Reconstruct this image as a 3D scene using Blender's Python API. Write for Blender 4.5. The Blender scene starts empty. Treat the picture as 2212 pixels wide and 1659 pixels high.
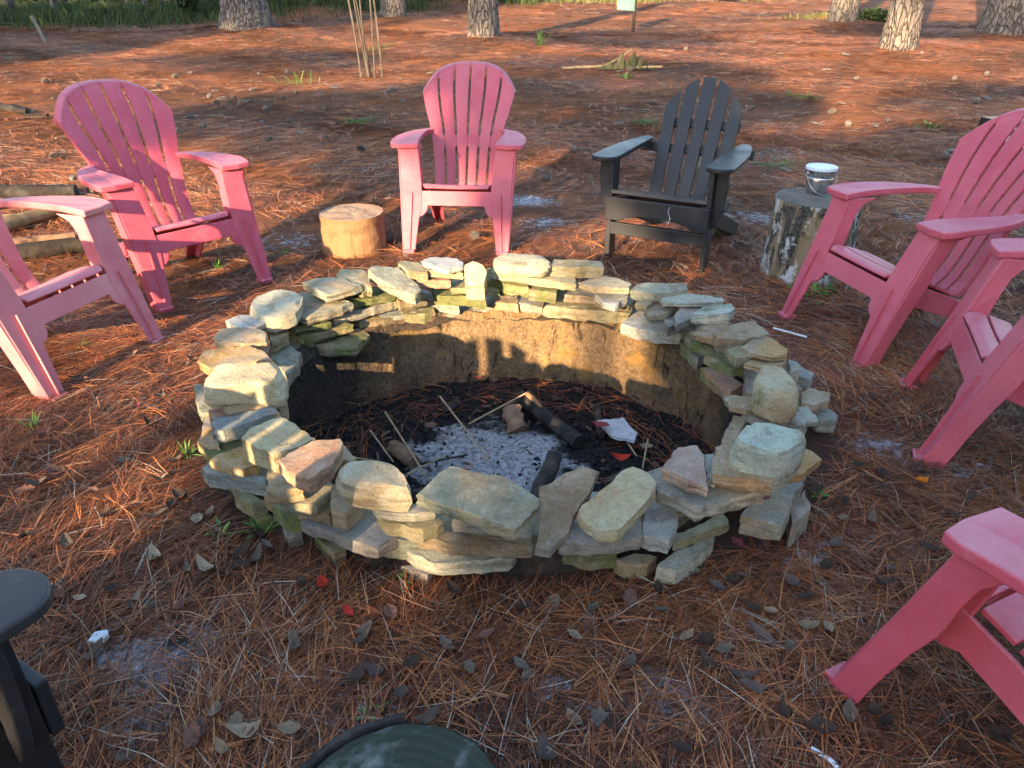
import bpy, bmesh, math, random
import numpy as np
from mathutils import Vector, noise as mnoise

random.seed(11); rng = np.random.default_rng(7)
D2R = math.radians
scene = bpy.context.scene
COL = scene.collection

# ---------------------------------------------------------------- camera, sky, sun, exposure
PITCH, CAM_H, FPX = D2R(28.0), 1.40, 1661.0
cam_d = bpy.data.cameras.new('camera'); cam = bpy.data.objects.new('camera', cam_d); COL.objects.link(cam)
cam.location = (0, 0, CAM_H); cam.rotation_euler = (D2R(90) - PITCH, 0, 0)
cam_d.sensor_width = 36.0; cam_d.lens = 36.0 * FPX / 2212.0
cam_d.clip_start = 0.02; cam_d.clip_end = 2000
scene.camera = cam

SUN_EL = D2R(16.5); SUN_TO = Vector((-0.45, -0.893))          # horizontal direction towards the sun
world = bpy.data.worlds.new('World'); scene.world = world; world.use_nodes = True
wn = world.node_tree.nodes; wl = world.node_tree.links
sky = wn.new('ShaderNodeTexSky'); sky.sky_type = 'NISHITA'; sky.sun_disc = False
sky.sun_elevation = SUN_EL; sky.sun_rotation = math.atan2(SUN_TO.x, SUN_TO.y)
sky.air_density = 1.0; sky.dust_density = 0.7; sky.ozone_density = 1.0
bg = wn['Background']; bg.inputs['Strength'].default_value = 0.15
wl.new(sky.outputs['Color'], bg.inputs['Color'])

sd = bpy.data.lights.new('sun', 'SUN'); sun = bpy.data.objects.new('sun', sd); COL.objects.link(sun)
sd.energy = 4.3; sd.angle = D2R(0.6); sd.color = (1.0, 0.70, 0.40)
to_sun = Vector((SUN_TO.x * math.cos(SUN_EL), SUN_TO.y * math.cos(SUN_EL), math.sin(SUN_EL)))
sun.rotation_euler = to_sun.to_track_quat('Z', 'Y').to_euler(); sun.location = to_sun * 30

scene.view_settings.view_transform = 'Standard'; scene.view_settings.look = 'None'
scene.view_settings.gamma = 1.0; scene.view_settings.exposure = 2.42
scene.view_settings.use_curve_mapping = False
scene.render.engine = 'CYCLES'
scene.cycles.max_bounces = 6; scene.cycles.diffuse_bounces = 3; scene.cycles.glossy_bounces = 3; scene.cycles.transparent_max_bounces = 4

# ---------------------------------------------------------------- terrain height
PCX, PCY, PA, PB = -0.03, 2.39, 0.84, 0.68          # the pit: centre and half axes of its inner wall
MOUNDS = []                                          # (x, y, height, radius) round tree feet
def gz(x, y):
    x = np.asarray(x, float); y = np.asarray(y, float)
    r = np.sqrt(x * x + y * y)
    z = 0.031 * np.clip(r - 5.0, 0, 60) * np.clip((r - 5.0) / 4.0, 0, 1)
    for mx, my, mh, mr in MOUNDS:
        z = z + mh * np.exp(-((x - mx) ** 2 + (y - my) ** 2) / (mr * mr))
    b = (np.sin(x * 2.1 + 1.3 * np.sin(y * 1.7)) * np.cos(y * 2.6 + .7) * .010
         + np.sin(x * 6.3 + 2 * np.sin(y * 4.1)) * np.cos(y * 5.7 + 1.9) * .005
         + np.sin(x * .7 + .4) * np.cos(y * .55) * .02 * np.clip((r - 4) / 4, 0, 1))
    return z + b
def gzf(x, y): return float(gz(x, y))
def ray(px, py):                                     # direction of sight for a photo point (2212 px wide copy)
    a = (px - 1106) / FPX; b = (829.5 - py) / FPX
    return Vector((a, math.cos(PITCH) + b * math.sin(PITCH), -math.sin(PITCH) + b * math.cos(PITCH)))
def at_h(px, py, h):
    d = ray(px, py); t = (h - CAM_H) / d.z
    return Vector((d.x * t, d.y * t, h))
def on_ground(px, py):
    h = 0.0
    for _ in range(25):
        d = ray(px, py)
        p = at_h(px, py, h) if d.z < -.004 else Vector((d.x * 45, d.y * 45, h))
        h = h * .4 + .6 * gzf(p.x, p.y)
    p.z = gzf(p.x, p.y)
    return p

# ---------------------------------------------------------------- helpers
def tag(o, label=None, cat=None, group=None, kind=None):
    if label: o['label'] = label
    if cat: o['category'] = cat
    if group: o['group'] = group
    if kind: o['kind'] = kind
    return o
def empty(name, loc=(0, 0, 0), rz=0.0):
    o = bpy.data.objects.new(name, None); COL.objects.link(o)
    o.location = loc; o.rotation_euler = (0, 0, rz); o.empty_display_size = .1
    return o
def link(name, me, mat=None, parent=None):
    o = bpy.data.objects.new(name, me); COL.objects.link(o)
    if mat and not me.materials: me.materials.append(mat)
    if parent: o.parent = parent
    return o
def mesh(name, V, F, smooth=False, sharp=None):
    me = bpy.data.meshes.new(name); me.from_pydata([tuple(v) for v in V], [], [tuple(f) for f in F]); me.update()
    if smooth:
        me.polygons.foreach_set('use_smooth', [True] * len(me.polygons))
        if sharp: me.set_sharp_from_angle(angle=D2R(sharp))
    return me
def fix_normals(me):
    bm = bmesh.new(); bm.from_mesh(me); bmesh.ops.recalc_face_normals(bm, faces=bm.faces); bm.to_mesh(me); bm.free()
def bevel(o, w=.004, seg=2):
    m = o.modifiers.new('bevel', 'BEVEL'); m.width = w; m.segments = seg; m.limit_method = 'ANGLE'; m.angle_limit = D2R(40)
    return o
def np_mesh(name, V, Q, tone=None):                  # V (n,3), Q (m,4)
    me = bpy.data.meshes.new(name)
    me.vertices.add(len(V)); me.vertices.foreach_set('co', np.asarray(V, np.float32).ravel())
    k = Q.shape[1]
    me.loops.add(Q.size); me.loops.foreach_set('vertex_index', Q.astype(np.int32).ravel())
    me.polygons.add(len(Q)); me.polygons.foreach_set('loop_start', np.arange(0, Q.size, k, dtype=np.int32))
    me.polygons.foreach_set('loop_total', np.full(len(Q), k, np.int32))
    me.update(calc_edges=True)
    if tone is not None:
        a = me.attributes.new('tone', 'FLOAT', 'FACE'); a.data.foreach_set('value', np.asarray(tone, np.float32))
    return me
def copy_tree(o, parent=None):
    c = o.copy(); COL.objects.link(c)
    if parent: c.parent = parent
    for ch in list(o.children): copy_tree(ch, c)
    return c
def nz(v, s=1.0, seed=0.0): return mnoise.noise(Vector((v[0] * s + seed, v[1] * s + seed * 1.7, v[2] * s - seed)))

# ---------------------------------------------------------------- materials
class NT:
    def __init__(self, name, rough=.8, spec=.3):
        self.m = bpy.data.materials.new(name); self.m.use_nodes = True
        self.t = self.m.node_tree; self.n = self.t.nodes; self.l = self.t.links
        self.b = self.n['Principled BSDF']; self.b.inputs['Roughness'].default_value = rough
        self.b.inputs['Specular IOR Level'].default_value = spec
    def new(self, t, **kw):
        n = self.n.new(t)
        for k, v in kw.items(): setattr(n, k, v)
        return n
    def coord(self, kind='Object', scale=(1, 1, 1), rnd=False, rot=(0, 0, 0)):
        tc = self.new('ShaderNodeTexCoord'); mp = self.new('ShaderNodeMapping')
        mp.inputs['Scale'].default_value = scale; mp.inputs['Rotation'].default_value = rot
        self.l.new(tc.outputs[kind], mp.inputs['Vector'])
        if rnd:
            oi = self.new('ShaderNodeObjectInfo'); mu = self.new('ShaderNodeMath', operation='MULTIPLY'); mu.inputs[1].default_value = 37.0
            self.l.new(oi.outputs['Random'], mu.inputs[0]); self.l.new(mu.outputs[0], mp.inputs['Location'])
        return mp.outputs['Vector']
    def noise(self, vec, scale, detail=4, rough=.6, dist=0.0):
        n = self.new('ShaderNodeTexNoise'); n.inputs['Scale'].default_value = scale; n.inputs['Detail'].default_value = detail
        n.inputs['Roughness'].default_value = rough; n.inputs['Distortion'].default_value = dist
        self.l.new(vec, n.inputs['Vector']); return n.outputs['Fac']
    def voro(self, vec, scale, feature='F1', out='Distance'):
        n = self.new('ShaderNodeTexVoronoi', feature=feature); n.inputs['Scale'].default_value = scale
        self.l.new(vec, n.inputs['Vector']); return n.outputs[out]
    def ramp(self, fac, stops, interp='LINEAR'):
        r = self.new('ShaderNodeValToRGB'); r.color_ramp.interpolation = interp; e = r.color_ramp.elements
        while len(e) < len(stops): e.new(.5)
        for i, (p, c) in enumerate(stops):
            e[i].position = p; e[i].color = (c[0], c[1], c[2], 1) if hasattr(c, '__len__') else (c, c, c, 1)
        self.l.new(fac, r.inputs['Fac']); return r.outputs['Color']
    def mix(self, fac, a, b, mode='MIX'):
        m = self.new('ShaderNodeMix', data_type='RGBA', blend_type=mode)
        for s, v in ((0, fac), (6, a), (7, b)):
            if hasattr(v, 'is_linked'): self.l.new(v, m.inputs[s])
            elif hasattr(v, '__len__'): m.inputs[s].default_value = (v[0], v[1], v[2], 1)
            else: m.inputs[s].default_value = v
        return m.outputs[2]
    def math(self, op, a, b=None, clamp=False):
        m = self.new('ShaderNodeMath', operation=op, use_clamp=clamp)
        for s, v in ((0, a), (1, b)):
            if v is None: continue
            if hasattr(v, 'is_linked'): self.l.new(v, m.inputs[s])
            else: m.inputs[s].default_value = v
        return m.outputs[0]
    def attr(self, name, out='Fac'):
        a = self.new('ShaderNodeAttribute', attribute_name=name); return a.outputs[out]
    def color(self, c):
        if hasattr(c, 'is_linked'): self.l.new(c, self.b.inputs['Base Color'])
        else: self.b.inputs['Base Color'].default_value = (c[0], c[1], c[2], 1)
    def bump(self, h, strength=.4, dist=.01):
        b = self.new('ShaderNodeBump'); b.inputs['Strength'].default_value = strength; b.inputs['Distance'].default_value = dist
        self.l.new(h, b.inputs['Height'])
        prev = self.b.inputs['Normal'].links
        if prev: self.l.new(prev[0].from_socket, b.inputs['Normal'])
        self.l.new(b.outputs['Normal'], self.b.inputs['Normal'])
    def rough(self, s): self.l.new(s, self.b.inputs['Roughness'])

M = {}
def mat_ground():
    t = NT('pine_straw_ground', .95, .1)
    v = t.coord('Object'); vs = t.coord('Object', (1, 2.6, 1))
    n1 = t.noise(v, .55, 5, .6); n2 = t.noise(vs, 9, 6, .75, 1.5); n3 = t.noise(v, 60, 3, .7); n4 = t.noise(vs, 2.3, 5, .65, .6)
    streak = t.ramp(n2, [(.34, (.030, .019, .014)), (.48, (.110, .053, .031)), (.6, (.225, .095, .046)), (.74, (.36, .18, .09))])
    c = t.mix(t.ramp(n3, [(.35, 0), (.65, .8)]), streak, (.060, .042, .033))
    c = t.mix(t.ramp(n1, [(.40, 0), (.62, .75)]), c, (.30, .108, .040))
    c = t.mix(t.ramp(n4, [(.54, 0), (.70, .6)]), c, (.075, .052, .042))
    n5 = t.noise(t.coord('Object', (1, 3.2, 1), rot=(0, 0, .25)), 24, 4, .75, 1.0); n6 = t.noise(v, 7, 5, .7)
    c = t.mix(t.ramp(n5, [(.56, 0), (.72, .6)]), c, (.36, .185, .095))
    c = t.mix(t.ramp(n5, [(.28, .75), (.43, 0)]), c, (.035, .022, .016))
    c = t.mix(t.ramp(n6, [(.60, 0), (.72, .4)]), c, (.16, .125, .105))
    sn = t.noise(v, 24, 6, .8); sm = t.math('MULTIPLY', t.attr('sand'), 1.0)
    sf = t.ramp(t.math('ADD', sm, t.math('MULTIPLY', t.math('SUBTRACT', sn, .5), 2.0)), [(.44, 0), (.60, 1)])
    sc = t.ramp(t.noise(v, 70, 4, .7), [(.35, (.12, .12, .13)), (.6, (.58, .59, .64))])
    c = t.mix(t.math('MULTIPLY', sf, .95), c, sc)
    so = t.ramp(t.math('ADD', t.attr('soil'), t.math('MULTIPLY', t.math('SUBTRACT', sn, .5), .8)), [(.4, 0), (.6, .8)])
    c = t.mix(so, c, (.045, .034, .028))
    gg = t.ramp(t.math('ADD', t.attr('grassy'), t.math('MULTIPLY', t.math('SUBTRACT', n4, .5), .9)), [(.4, 0), (.65, .9)])
    c = t.mix(gg, c, t.ramp(n2, [(.35, (.03, .045, .015)), (.7, (.12, .13, .045))]))
    t.color(c); t.bump(n2, .6, .03); t.bump(n5, .5, .02); t.bump(n3, .4, .008)
    return t.m
def mat_needles():
    t = NT('pine_needles', .6, .25)
    t.color(t.ramp(t.attr('tone'), [(0, (.030, .018, .014)), (.22, (.095, .040, .025)), (.42, (.24, .078, .034)), (.62, (.43, .145, .048)), (.78, (.52, .225, .085)), (.86, (.34, .27, .19)), (1, (.50, .44, .36))]))
    return t.m
def mat_stone():
    t = NT('field_stone', .85, .25)
    v = t.coord('Object', rnd=True); vz = t.coord('Object', (1, 1, 9), rnd=True)
    oi = t.new('ShaderNodeObjectInfo'); base = oi.outputs['Color']; moss = oi.outputs['Alpha']
    n1 = t.noise(v, 5, 6, .65, .6); n2 = t.noise(v, 30, 8, .78); nzb = t.noise(vz, 5, 5, .7, .3); n3 = t.noise(v, 2.4, 3, .5, 1.0); ng = t.noise(v, 170, 3, .7)
    rust = t.noise(v, 3.3, 6, .68, 1.6); crk = t.noise(t.coord('Object', (1, 1, 2), rnd=True), 7, 7, .75, 2.2)
    c = t.mix(t.ramp(n1, [(.42, 0), (.58, .75)]), base, t.mix(.45, base, (.46, .43, .33)))
    c = t.mix(t.ramp(n3, [(.53, 0), (.59, .45)]), c, t.mix(.7, c, (.34, .20, .08)))
    c = t.mix(t.ramp(rust, [(.60, 0), (.66, .75)]), c, t.mix(.8, c, (.17, .115, .07)))
    c = t.mix(t.ramp(n3, [(.30, .5), (.40, 0)]), c, (.19, .21, .195))
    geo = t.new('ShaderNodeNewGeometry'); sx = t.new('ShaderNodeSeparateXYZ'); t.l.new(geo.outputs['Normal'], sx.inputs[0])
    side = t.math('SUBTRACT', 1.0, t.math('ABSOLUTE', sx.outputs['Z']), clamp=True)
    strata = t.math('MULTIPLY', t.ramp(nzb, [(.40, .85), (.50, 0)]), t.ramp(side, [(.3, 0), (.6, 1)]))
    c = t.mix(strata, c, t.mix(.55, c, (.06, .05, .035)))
    c = t.mix(t.ramp(n2, [(.52, 0), (.66, .75)]), c, t.mix(.45, c, (.52, .50, .44)))
    c = t.mix(t.ramp(n2, [(.32, .85), (.46, 0)]), c, t.mix(.65, c, (.05, .045, .035)))
    c = t.mix(t.ramp(ng, [(.34, .75), (.47, 0)]), c, t.mix(.55, c, (.05, .042, .03)))
    c = t.mix(t.ramp(t.math('ABSOLUTE', t.math('SUBTRACT', crk, .5)), [(.0, .6), (.012, 0)]), c, t.mix(.7, c, (.03, .025, .02)))
    mm = t.ramp(t.math('ADD', moss, t.math('MULTIPLY', t.math('SUBTRACT', n1, .5), 2.2)), [(.24, 0), (.56, .8)])
    c = t.mix(mm, c, t.ramp(n2, [(.35, (.035, .055, .012)), (.7, (.13, .155, .03))]))
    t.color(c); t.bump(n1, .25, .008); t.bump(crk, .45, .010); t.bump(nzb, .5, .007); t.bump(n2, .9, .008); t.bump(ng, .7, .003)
    return t.m
def mat_pitwall():
    t = NT('scorched_earth_wall', .95, .1)
    v = t.coord('Object'); vv = t.coord('Object', (1, 1, .28))
    n1 = t.noise(v, 3.2, 5, .6, .5); n2 = t.noise(vv, 15, 6, .7, .8); n3 = t.noise(v, 80, 4, .7); n4 = t.noise(v, 6.5, 4, .6)
    c = t.ramp(n3, [(.3, (.12, .080, .045)), (.7, (.30, .205, .115))])
    c = t.mix(t.ramp(n4, [(.52, 0), (.68, .7)]), c, (.33, .185, .045))
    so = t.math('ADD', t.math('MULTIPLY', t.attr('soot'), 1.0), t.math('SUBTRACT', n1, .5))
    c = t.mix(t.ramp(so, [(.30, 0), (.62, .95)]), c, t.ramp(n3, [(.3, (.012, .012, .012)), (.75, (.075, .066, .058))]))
    c = t.mix(t.ramp(n2, [(.35, .9), (.43, 0)]), c, (.02, .017, .014))
    c = t.mix(t.ramp(t.noise(v, 32, 6, .75), [(.36, .7), (.46, 0)]), c, t.mix(.7, c, (.03, .025, .02)))
    t.color(c); t.bump(n2, .9, .04); t.bump(n3, .8, .012)
    return t.m
def mat_pitfloor():
    t = NT('ash_and_char', .98, .05)
    v = t.coord('Object')
    n1 = t.noise(v, 6, 6, .7, .6); n2 = t.noise(v, 55, 5, .75); n3 = t.noise(v, 18, 4, .7)
    char = t.ramp(n2, [(.3, (.006, .006, .007)), (.6, (.03, .027, .026)), (.8, (.10, .085, .075))])
    ash = t.ramp(n2, [(.34, (.045, .044, .045)), (.48, (.24, .24, .245)), (.7, (.44, .44, .45))])
    f = t.ramp(t.math('ADD', t.attr('ash'), t.math('MULTIPLY', t.math('SUBTRACT', n1, .5), 2.0)), [(.38, 0), (.66, 1)])
    f = t.math('MULTIPLY', f, t.ramp(n3, [(.30, 0), (.38, 1)]))
    t.color(t.mix(f, char, ash)); t.bump(n2, .8, .012); t.bump(n3, .5, .02)
    return t.m
def mat_pink():
    t = NT('faded_red_resin', .55, .28)
    v = t.coord('Object', rnd=True); vg = t.coord('Object', (60, 60, 3), rnd=True)
    n1 = t.noise(v, 3.0, 5, .6, .4); n2 = t.noise(v, 16, 4, .65); n3 = t.noise(v, 120, 2, .5); g = t.noise(vg, 3, 3, .6)
    oi = t.new('ShaderNodeObjectInfo')
    c = t.mix(t.ramp(n1, [(.3, .2), (.7, .7)]), (.42, .040, .070), (.49, .125, .172))
    c = t.mix(t.ramp(n2, [(.55, 0), (.75, .30)]), c, (.52, .20, .23))
    c = t.mix(t.ramp(n2, [(.26, .28), (.40, 0)]), c, (.22, .03, .045))
    c = t.mix(t.ramp(n3, [(.70, 0), (.78, .5)]), c, (.62, .42, .42))
    sc = t.new('ShaderNodeSeparateColor'); t.l.new(oi.outputs['Color'], sc.inputs[0])
    c = t.mix(t.math('MULTIPLY', sc.outputs[0], t.ramp(n1, [(.35, .3), (.65, 1)])), c, (.58, .26, .25))
    n4 = t.noise(v, 1.6, 6, .7, .8); n5 = t.noise(v, 55, 4, .7)
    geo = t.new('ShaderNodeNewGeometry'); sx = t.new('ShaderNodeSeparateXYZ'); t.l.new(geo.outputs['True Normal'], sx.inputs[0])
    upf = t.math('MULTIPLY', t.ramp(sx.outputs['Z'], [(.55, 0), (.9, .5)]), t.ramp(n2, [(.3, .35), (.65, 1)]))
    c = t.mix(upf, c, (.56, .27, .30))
    c = t.mix(t.ramp(n4, [(.50, 0), (.68, .35)]), c, (.36, .085, .10))
    c = t.mix(t.ramp(n5, [(.62, 0), (.74, .35)]), c, (.25, .10, .09))
    t.color(c); t.bump(g, .15, .002); t.bump(n3, .10, .001)
    t.rough(t.ramp(n2, [(.3, .48), (.7, .68)]))
    return t.m
def mat_black():
    t = NT('black_poly_lumber', .5, .4)
    v = t.coord('Object', rnd=True); vg = t.coord('Object', (1, 1, 1))
    n1 = t.noise(v, 4, 4, .6); n2 = t.noise(v, 90, 3, .6); n3 = t.noise(v, 260, 2, .5)
    c = t.mix(t.ramp(n1, [(.3, 0), (.7, 1)]), (.009, .010, .012), (.022, .024, .029))
    c = t.mix(t.ramp(n2, [(.66, 0), (.76, .35)]), c, (.16, .16, .165))
    c = t.mix(t.ramp(t.math('MULTIPLY', t.ramp(n1, [(.5, 0), (.75, 1)]), n3), [(.5, 0), (.6, .7)]), c, (.35, .36, .37))
    t.color(c); t.bump(n2, .2, .002); t.rough(t.ramp(n1, [(.3, .38), (.7, .6)]))
    return t.m
def mat_bark(name, dark, mid, pale, sc=1.0, lichen=.3):
    t = NT(name, .95, .08)
    v = t.coord('Object', (1, 1, .24), rnd=True); vo = t.coord('Object', rnd=True)
    nd = t.noise(v, 5 * sc, 3, .6); 
    mpv = t.new('ShaderNodeMix', data_type='VECTOR'); 
    t.l.new(v, mpv.inputs[4]); mpv.inputs[0].default_value = .14
    nn = t.new('ShaderNodeTexNoise'); nn.inputs['Scale'].default_value = 6 * sc; t.l.new(v, nn.inputs['Vector']); t.l.new(nn.outputs['Color'], mpv.inputs[5])
    e = t.voro(mpv.outputs[1], 17 * sc, 'DISTANCE_TO_EDGE'); cell = t.voro(mpv.outputs[1], 17 * sc, 'F1', 'Color')
    n2 = t.noise(vo, 26 * sc, 5, .7); n3 = t.noise(vo, 7 * sc, 4, .6)
    c = t.mix(t.ramp(n2, [(.3, 0), (.7, 1)]), mid, pale)
    c = t.mix(.35, c, t.mix(1.0, pale, t.ramp(cell, [(.2, .45), (.8, 1.1)]), 'MULTIPLY'))
    c = t.mix(t.ramp(n3, [(.55, 0), (.7, lichen)]), c, (.26, .29, .24))
    c = t.mix(t.ramp(t.math('ADD', e, t.math('MULTIPLY', t.math('SUBTRACT', n2, .5), .34)), [(.0, .75), (.09, 0)]), c, dark)
    t.color(c); t.bump(t.ramp(e, [(.0, 0), (.13, 1)]), .9, .03); t.bump(n2, .5, .01)
    return t.m
def mat_wood_end(name, a, b, stain, sc=1.0):
    t = NT(name, .85, .15)
    v = t.coord('Object'); 
    w = t.new('ShaderNodeTexWave', wave_type='RINGS', rings_direction='Z'); w.inputs['Scale'].default_value = 16 * sc; w.inputs['Distortion'].default_value = 2.5; w.inputs['Detail'].default_value = 3
    t.l.new(v, w.inputs['Vector'])
    n1 = t.noise(v, 9, 5, .65, .4); n2 = t.noise(v, 60, 4, .7)
    c = t.mix(t.ramp(t.math('ADD', w.outputs['Fac'], t.math('SUBTRACT', n1, .5)), [(.2, 0), (.9, .22)]), a, b)
    c = t.mix(t.ramp(n1, [(.48, 0), (.66, .75)]), c, stain)
    c = t.mix(t.ramp(n2, [(.3, .5), (.45, 0)]), c, t.mix(.5, c, (.03, .025, .02)))
    t.color(c); t.bump(n2, .4, .006); t.bump(n1, .4, .012)
    return t.m
def mat_grain(name, a, b, stain, amt=.6, vert=True):
    t = NT(name, .85, .15)
    v = t.coord('Object', (1, 1, .08) if vert else (1, 1, 1), rnd=True); vo = t.coord('Object', rnd=True)
    n1 = t.noise(v, 30, 5, .7, .3); n2 = t.noise(vo, 6, 5, .65, .5); n3 = t.noise(vo, 45, 4, .7)
    c = t.mix(t.ramp(n1, [(.3, 0), (.7, 1)]), a, b)
    c = t.mix(t.ramp(n2, [(.5, 0), (.66, amt)]), c, stain)
    c = t.mix(t.ramp(n3, [(.27, .6), (.4, 0)]), c, t.mix(.6, c, (.03, .025, .02)))
    t.color(c); t.bump(n1, .5, .008); t.bump(n3, .3, .004)
    return t.m
def mat_simple(name, c, rough=.7, var=.35, sc=12, spec=.25, metal=0):
    t = NT(name, rough, spec); t.b.inputs['Metallic'].default_value = metal
    v = t.coord('Object', rnd=True); n1 = t.noise(v, sc, 4, .65)
    d = tuple(x * (1 - var) for x in c); l = tuple(min(.9, x * (1 + var)) for x in c)
    t.color(t.ramp(n1, [(.3, d), (.7, l)])); t.bump(n1, .15, .004)
    return t.m
def mat_leafcol():
    t = NT('dry_leaf', .95, .06)
    v = t.coord('Object', rnd=True); oi = t.new('ShaderNodeObjectInfo'); n1 = t.noise(v, 40, 4, .7); n2 = t.noise(v, 200, 3, .6)
    c = t.mix(t.ramp(n1, [(.4, 0), (.7, .55)]), oi.outputs['Color'], t.mix(.6, oi.outputs['Color'], (.05, .035, .03)))
    t.color(c); t.bump(n2, .2, .002)
    return t.m
def mat_tone(name, stops, rough=.6, trans=False):
    t = NT(name, rough, .2); t.color(t.ramp(t.attr('tone'), stops)); return t.m
def mat_pail():
    t = NT('galvanised_steel', .28, .5); t.b.inputs['Metallic'].default_value = 1.0
    v = t.coord('Object'); n = t.noise(v, 30, 3, .6); t.color(t.ramp(n, [(.35, (.52, .53, .55)), (.65, (.72, .73, .75))])); t.rough(t.ramp(n, [(.3, .22), (.7, .38)]))
    return t.m
M['ground'] = mat_ground(); M['needles'] = mat_needles(); M['stone'] = mat_stone(); M['pitwall'] = mat_pitwall(); M['pitfloor'] = mat_pitfloor()
M['pink'] = mat_pink(); M['black'] = mat_black(); M['leaf'] = mat_leafcol()
M['bark'] = mat_bark('pine_bark', (.030, .024, .021), (.115, .085, .072), (.19, .172, .158), 1.15)
M['barkdark'] = mat_grain('log_bark', (.012, .010, .009), (.038, .032, .027), (.10, .095, .09), .35, False)
M['stumpbark'] = mat_bark('lichen_bark', (.02, .018, .014), (.085, .075, .05), (.40, .40, .38), 1.5, .9)
M['stumptop'] = mat_wood_end('weathered_end_grain', (.15, .125, .10), (.24, .21, .17), (.08, .075, .065))
M['cutwood'] = mat_wood_end('fresh_end_grain', (.30, .21, .14), (.40, .29, .195), (.15, .10, .065))
M['cutside'] = mat_grain('barked_off_log', (.19, .100, .050), (.30, .170, .090), (.10, .052, .026), .7)
M['mosstop'] = mat_wood_end('mossy_end_grain', (.030, .036, .024), (.07, .075, .055), (.20, .22, .21))
M['greywood'] = mat_grain('grey_wood', (.14, .12, .10), (.26, .23, .19), (.08, .07, .06))
M['palewood'] = mat_grain('split_wood', (.18, .115, .055), (.30, .20, .11), (.06, .04, .025))
M['char'] = mat_grain('charred_wood', (.010, .010, .010), (.045, .040, .037), (.16, .12, .09), .35)
M['halfchar'] = mat_grain('half_burnt_wood', (.14, .085, .05), (.26, .16, .10), (.012, .011, .010), .9)
M['stick'] = mat_simple('dry_twig', (.30, .22, .13), .8, .4, 30)
M['cone'] = mat_simple('pine_cone', (.125, .108, .098), .9, .5, 30)
M['whitelid'] = mat_simple('white_plastic_lid', (.62, .66, .74), .45, .05, 5)
M['pail'] = mat_pail(); M['wire'] = mat_simple('wire', (.35, .35, .36), .4, .2, 20, .5, 1)
M['teal'] = mat_simple('faded_teal_board', (.10, .20, .185), .7, .35, 6)
M['boxblack'] = mat_simple('black_carton', (.012, .012, .013), .5, .2, 6)
M['boxwhite'] = mat_simple('white_print', (.62, .64, .66), .5, .1, 6)
M['boxtan'] = mat_simple('tan_cardboard', (.36, .27, .15), .8, .2, 6)
M['screw'] = mat_simple('screw_head', (.35, .35, .36), .35, .2, 40, .5, 1)
M['plant'] = mat_tone('green_blade', [(0, (.035, .09, .02)), (.5, (.07, .19, .035)), (1, (.16, .30, .06))], .5)
M['shrub'] = mat_tone('shrub_leaf', [(0, (.010, .018, .008)), (.5, (.025, .045, .016)), (1, (.06, .085, .028))], .6)
M['grass'] = mat_tone('grass_blade', [(0, (.018, .030, .010)), (.5, (.048, .072, .022)), (.8, (.14, .14, .05)), (1, (.30, .25, .11))], .6)
M['pinecrown'] = mat_tone('pine_foliage', [(0, (.014, .024, .010)), (1, (.045, .07, .025))], .6)
M['dryfrond'] = mat_tone('dry_frond', [(0, (.03, .032, .014)), (.5, (.075, .075, .03)), (1, (.14, .12, .06))], .6)
M['chips'] = mat_simple('burnt_chip', (.085, .058, .042), .9, .8, 14)
M['coal'] = mat_simple('charcoal', (.010, .010, .011), .7, .7, 40)

# ---------------------------------------------------------------- pine trees: where they stand (shapes further down)
TREES = [  # px base, py base, width px above flare, flare, lean, label
    (537, 78, 88, 1.45, (.00, 0), 'broad pine trunk with flared foot behind the left pink chair'),
    (1045, 92, 62, 1.18, (.00, 0), 'pine trunk right behind the middle pink chair'),
    (1935, 118, 66, 1.28, (.015, 0), 'nearest leaning pine trunk behind the steel pail'),
    (1818, 58, 57, 1.15, (.0, 0), 'pine trunk just left of the leaning one at top right'),
    (2168, 84, 92, 1.35, (.0, 0), 'thick pine trunk in the top right corner'),
    (851, 46, 50, 1.15, (.0, 0), 'pine trunk just right of the thin bare stems'),
    (661, 30, 46, 1.5, (.0, 0), 'pine trunk on a straw mound beyond the grass at top left'),
    (1525, 17, 40, 1.2, (.0, 0), 'distant pine trunk right of the teal board'),
    (993, 14, 44, 1.2, (.0, 0), 'half hidden pine trunk left of the trunk behind the middle chair'),
]
tree_pos = []
for px, py, w, fl, ln, lb in TREES:
    p = on_ground(px, py); zc = p.y * math.cos(PITCH) + (CAM_H - p.z) * math.sin(PITCH)
    tree_pos.append((p.x, p.y, w / FPX * zc / 2))
for (x, y, r), h in zip(tree_pos, (.16, .12, .10, .12, .10, .12, .30, .2, .25)): MOUNDS.append((x, y, h, r * 4.5))

# ---------------------------------------------------------------- ground sheet with the pit's hole
SAND = [(330, 1430, .14, .80), (300, 1560, .09, .7), (420, 1370, .08, .6), (1440, 1480, .11, .62), (1300, 1560, .09, .55), (1500, 1540, .1, .6), (1180, 1480, .08, .6), (1740, 1190, .16, .55), (2060, 1010, .2, .5),
        (1140, 435, .22, .75), (1180, 480, .2, .6), (640, 520, .25, .48), (560, 535, .2, .42), (1630, 470, .25, .55), (1680, 335, .5, .42), (2000, 470, .35, .45), (1890, 960, .12, .6), (1900, 1180, .15, .5), (760, 1560, .12, .5), (1750, 720, .12, .5), (1700, 1230, .1, .5)]
sand_w = [(*on_ground(a, b).xy, r, s) for a, b, r, s in SAND]
def sandf(x, y):
    f = np.zeros(np.shape(x))
    for sx_, sy_, r, s in sand_w: f = np.maximum(f, s * np.exp(-(((x - sx_) / (r * 1.3)) ** 2 + ((y - sy_) / r) ** 2)))
    return f
GRASSY = [(-15, 20, 5), (-10, 21.5, 3), (-6.5, 23, 2), (-4, 24.5, 2), (3.5, 28, 2.5), (11, 33, 4), (7.5, 20, .8)]
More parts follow.
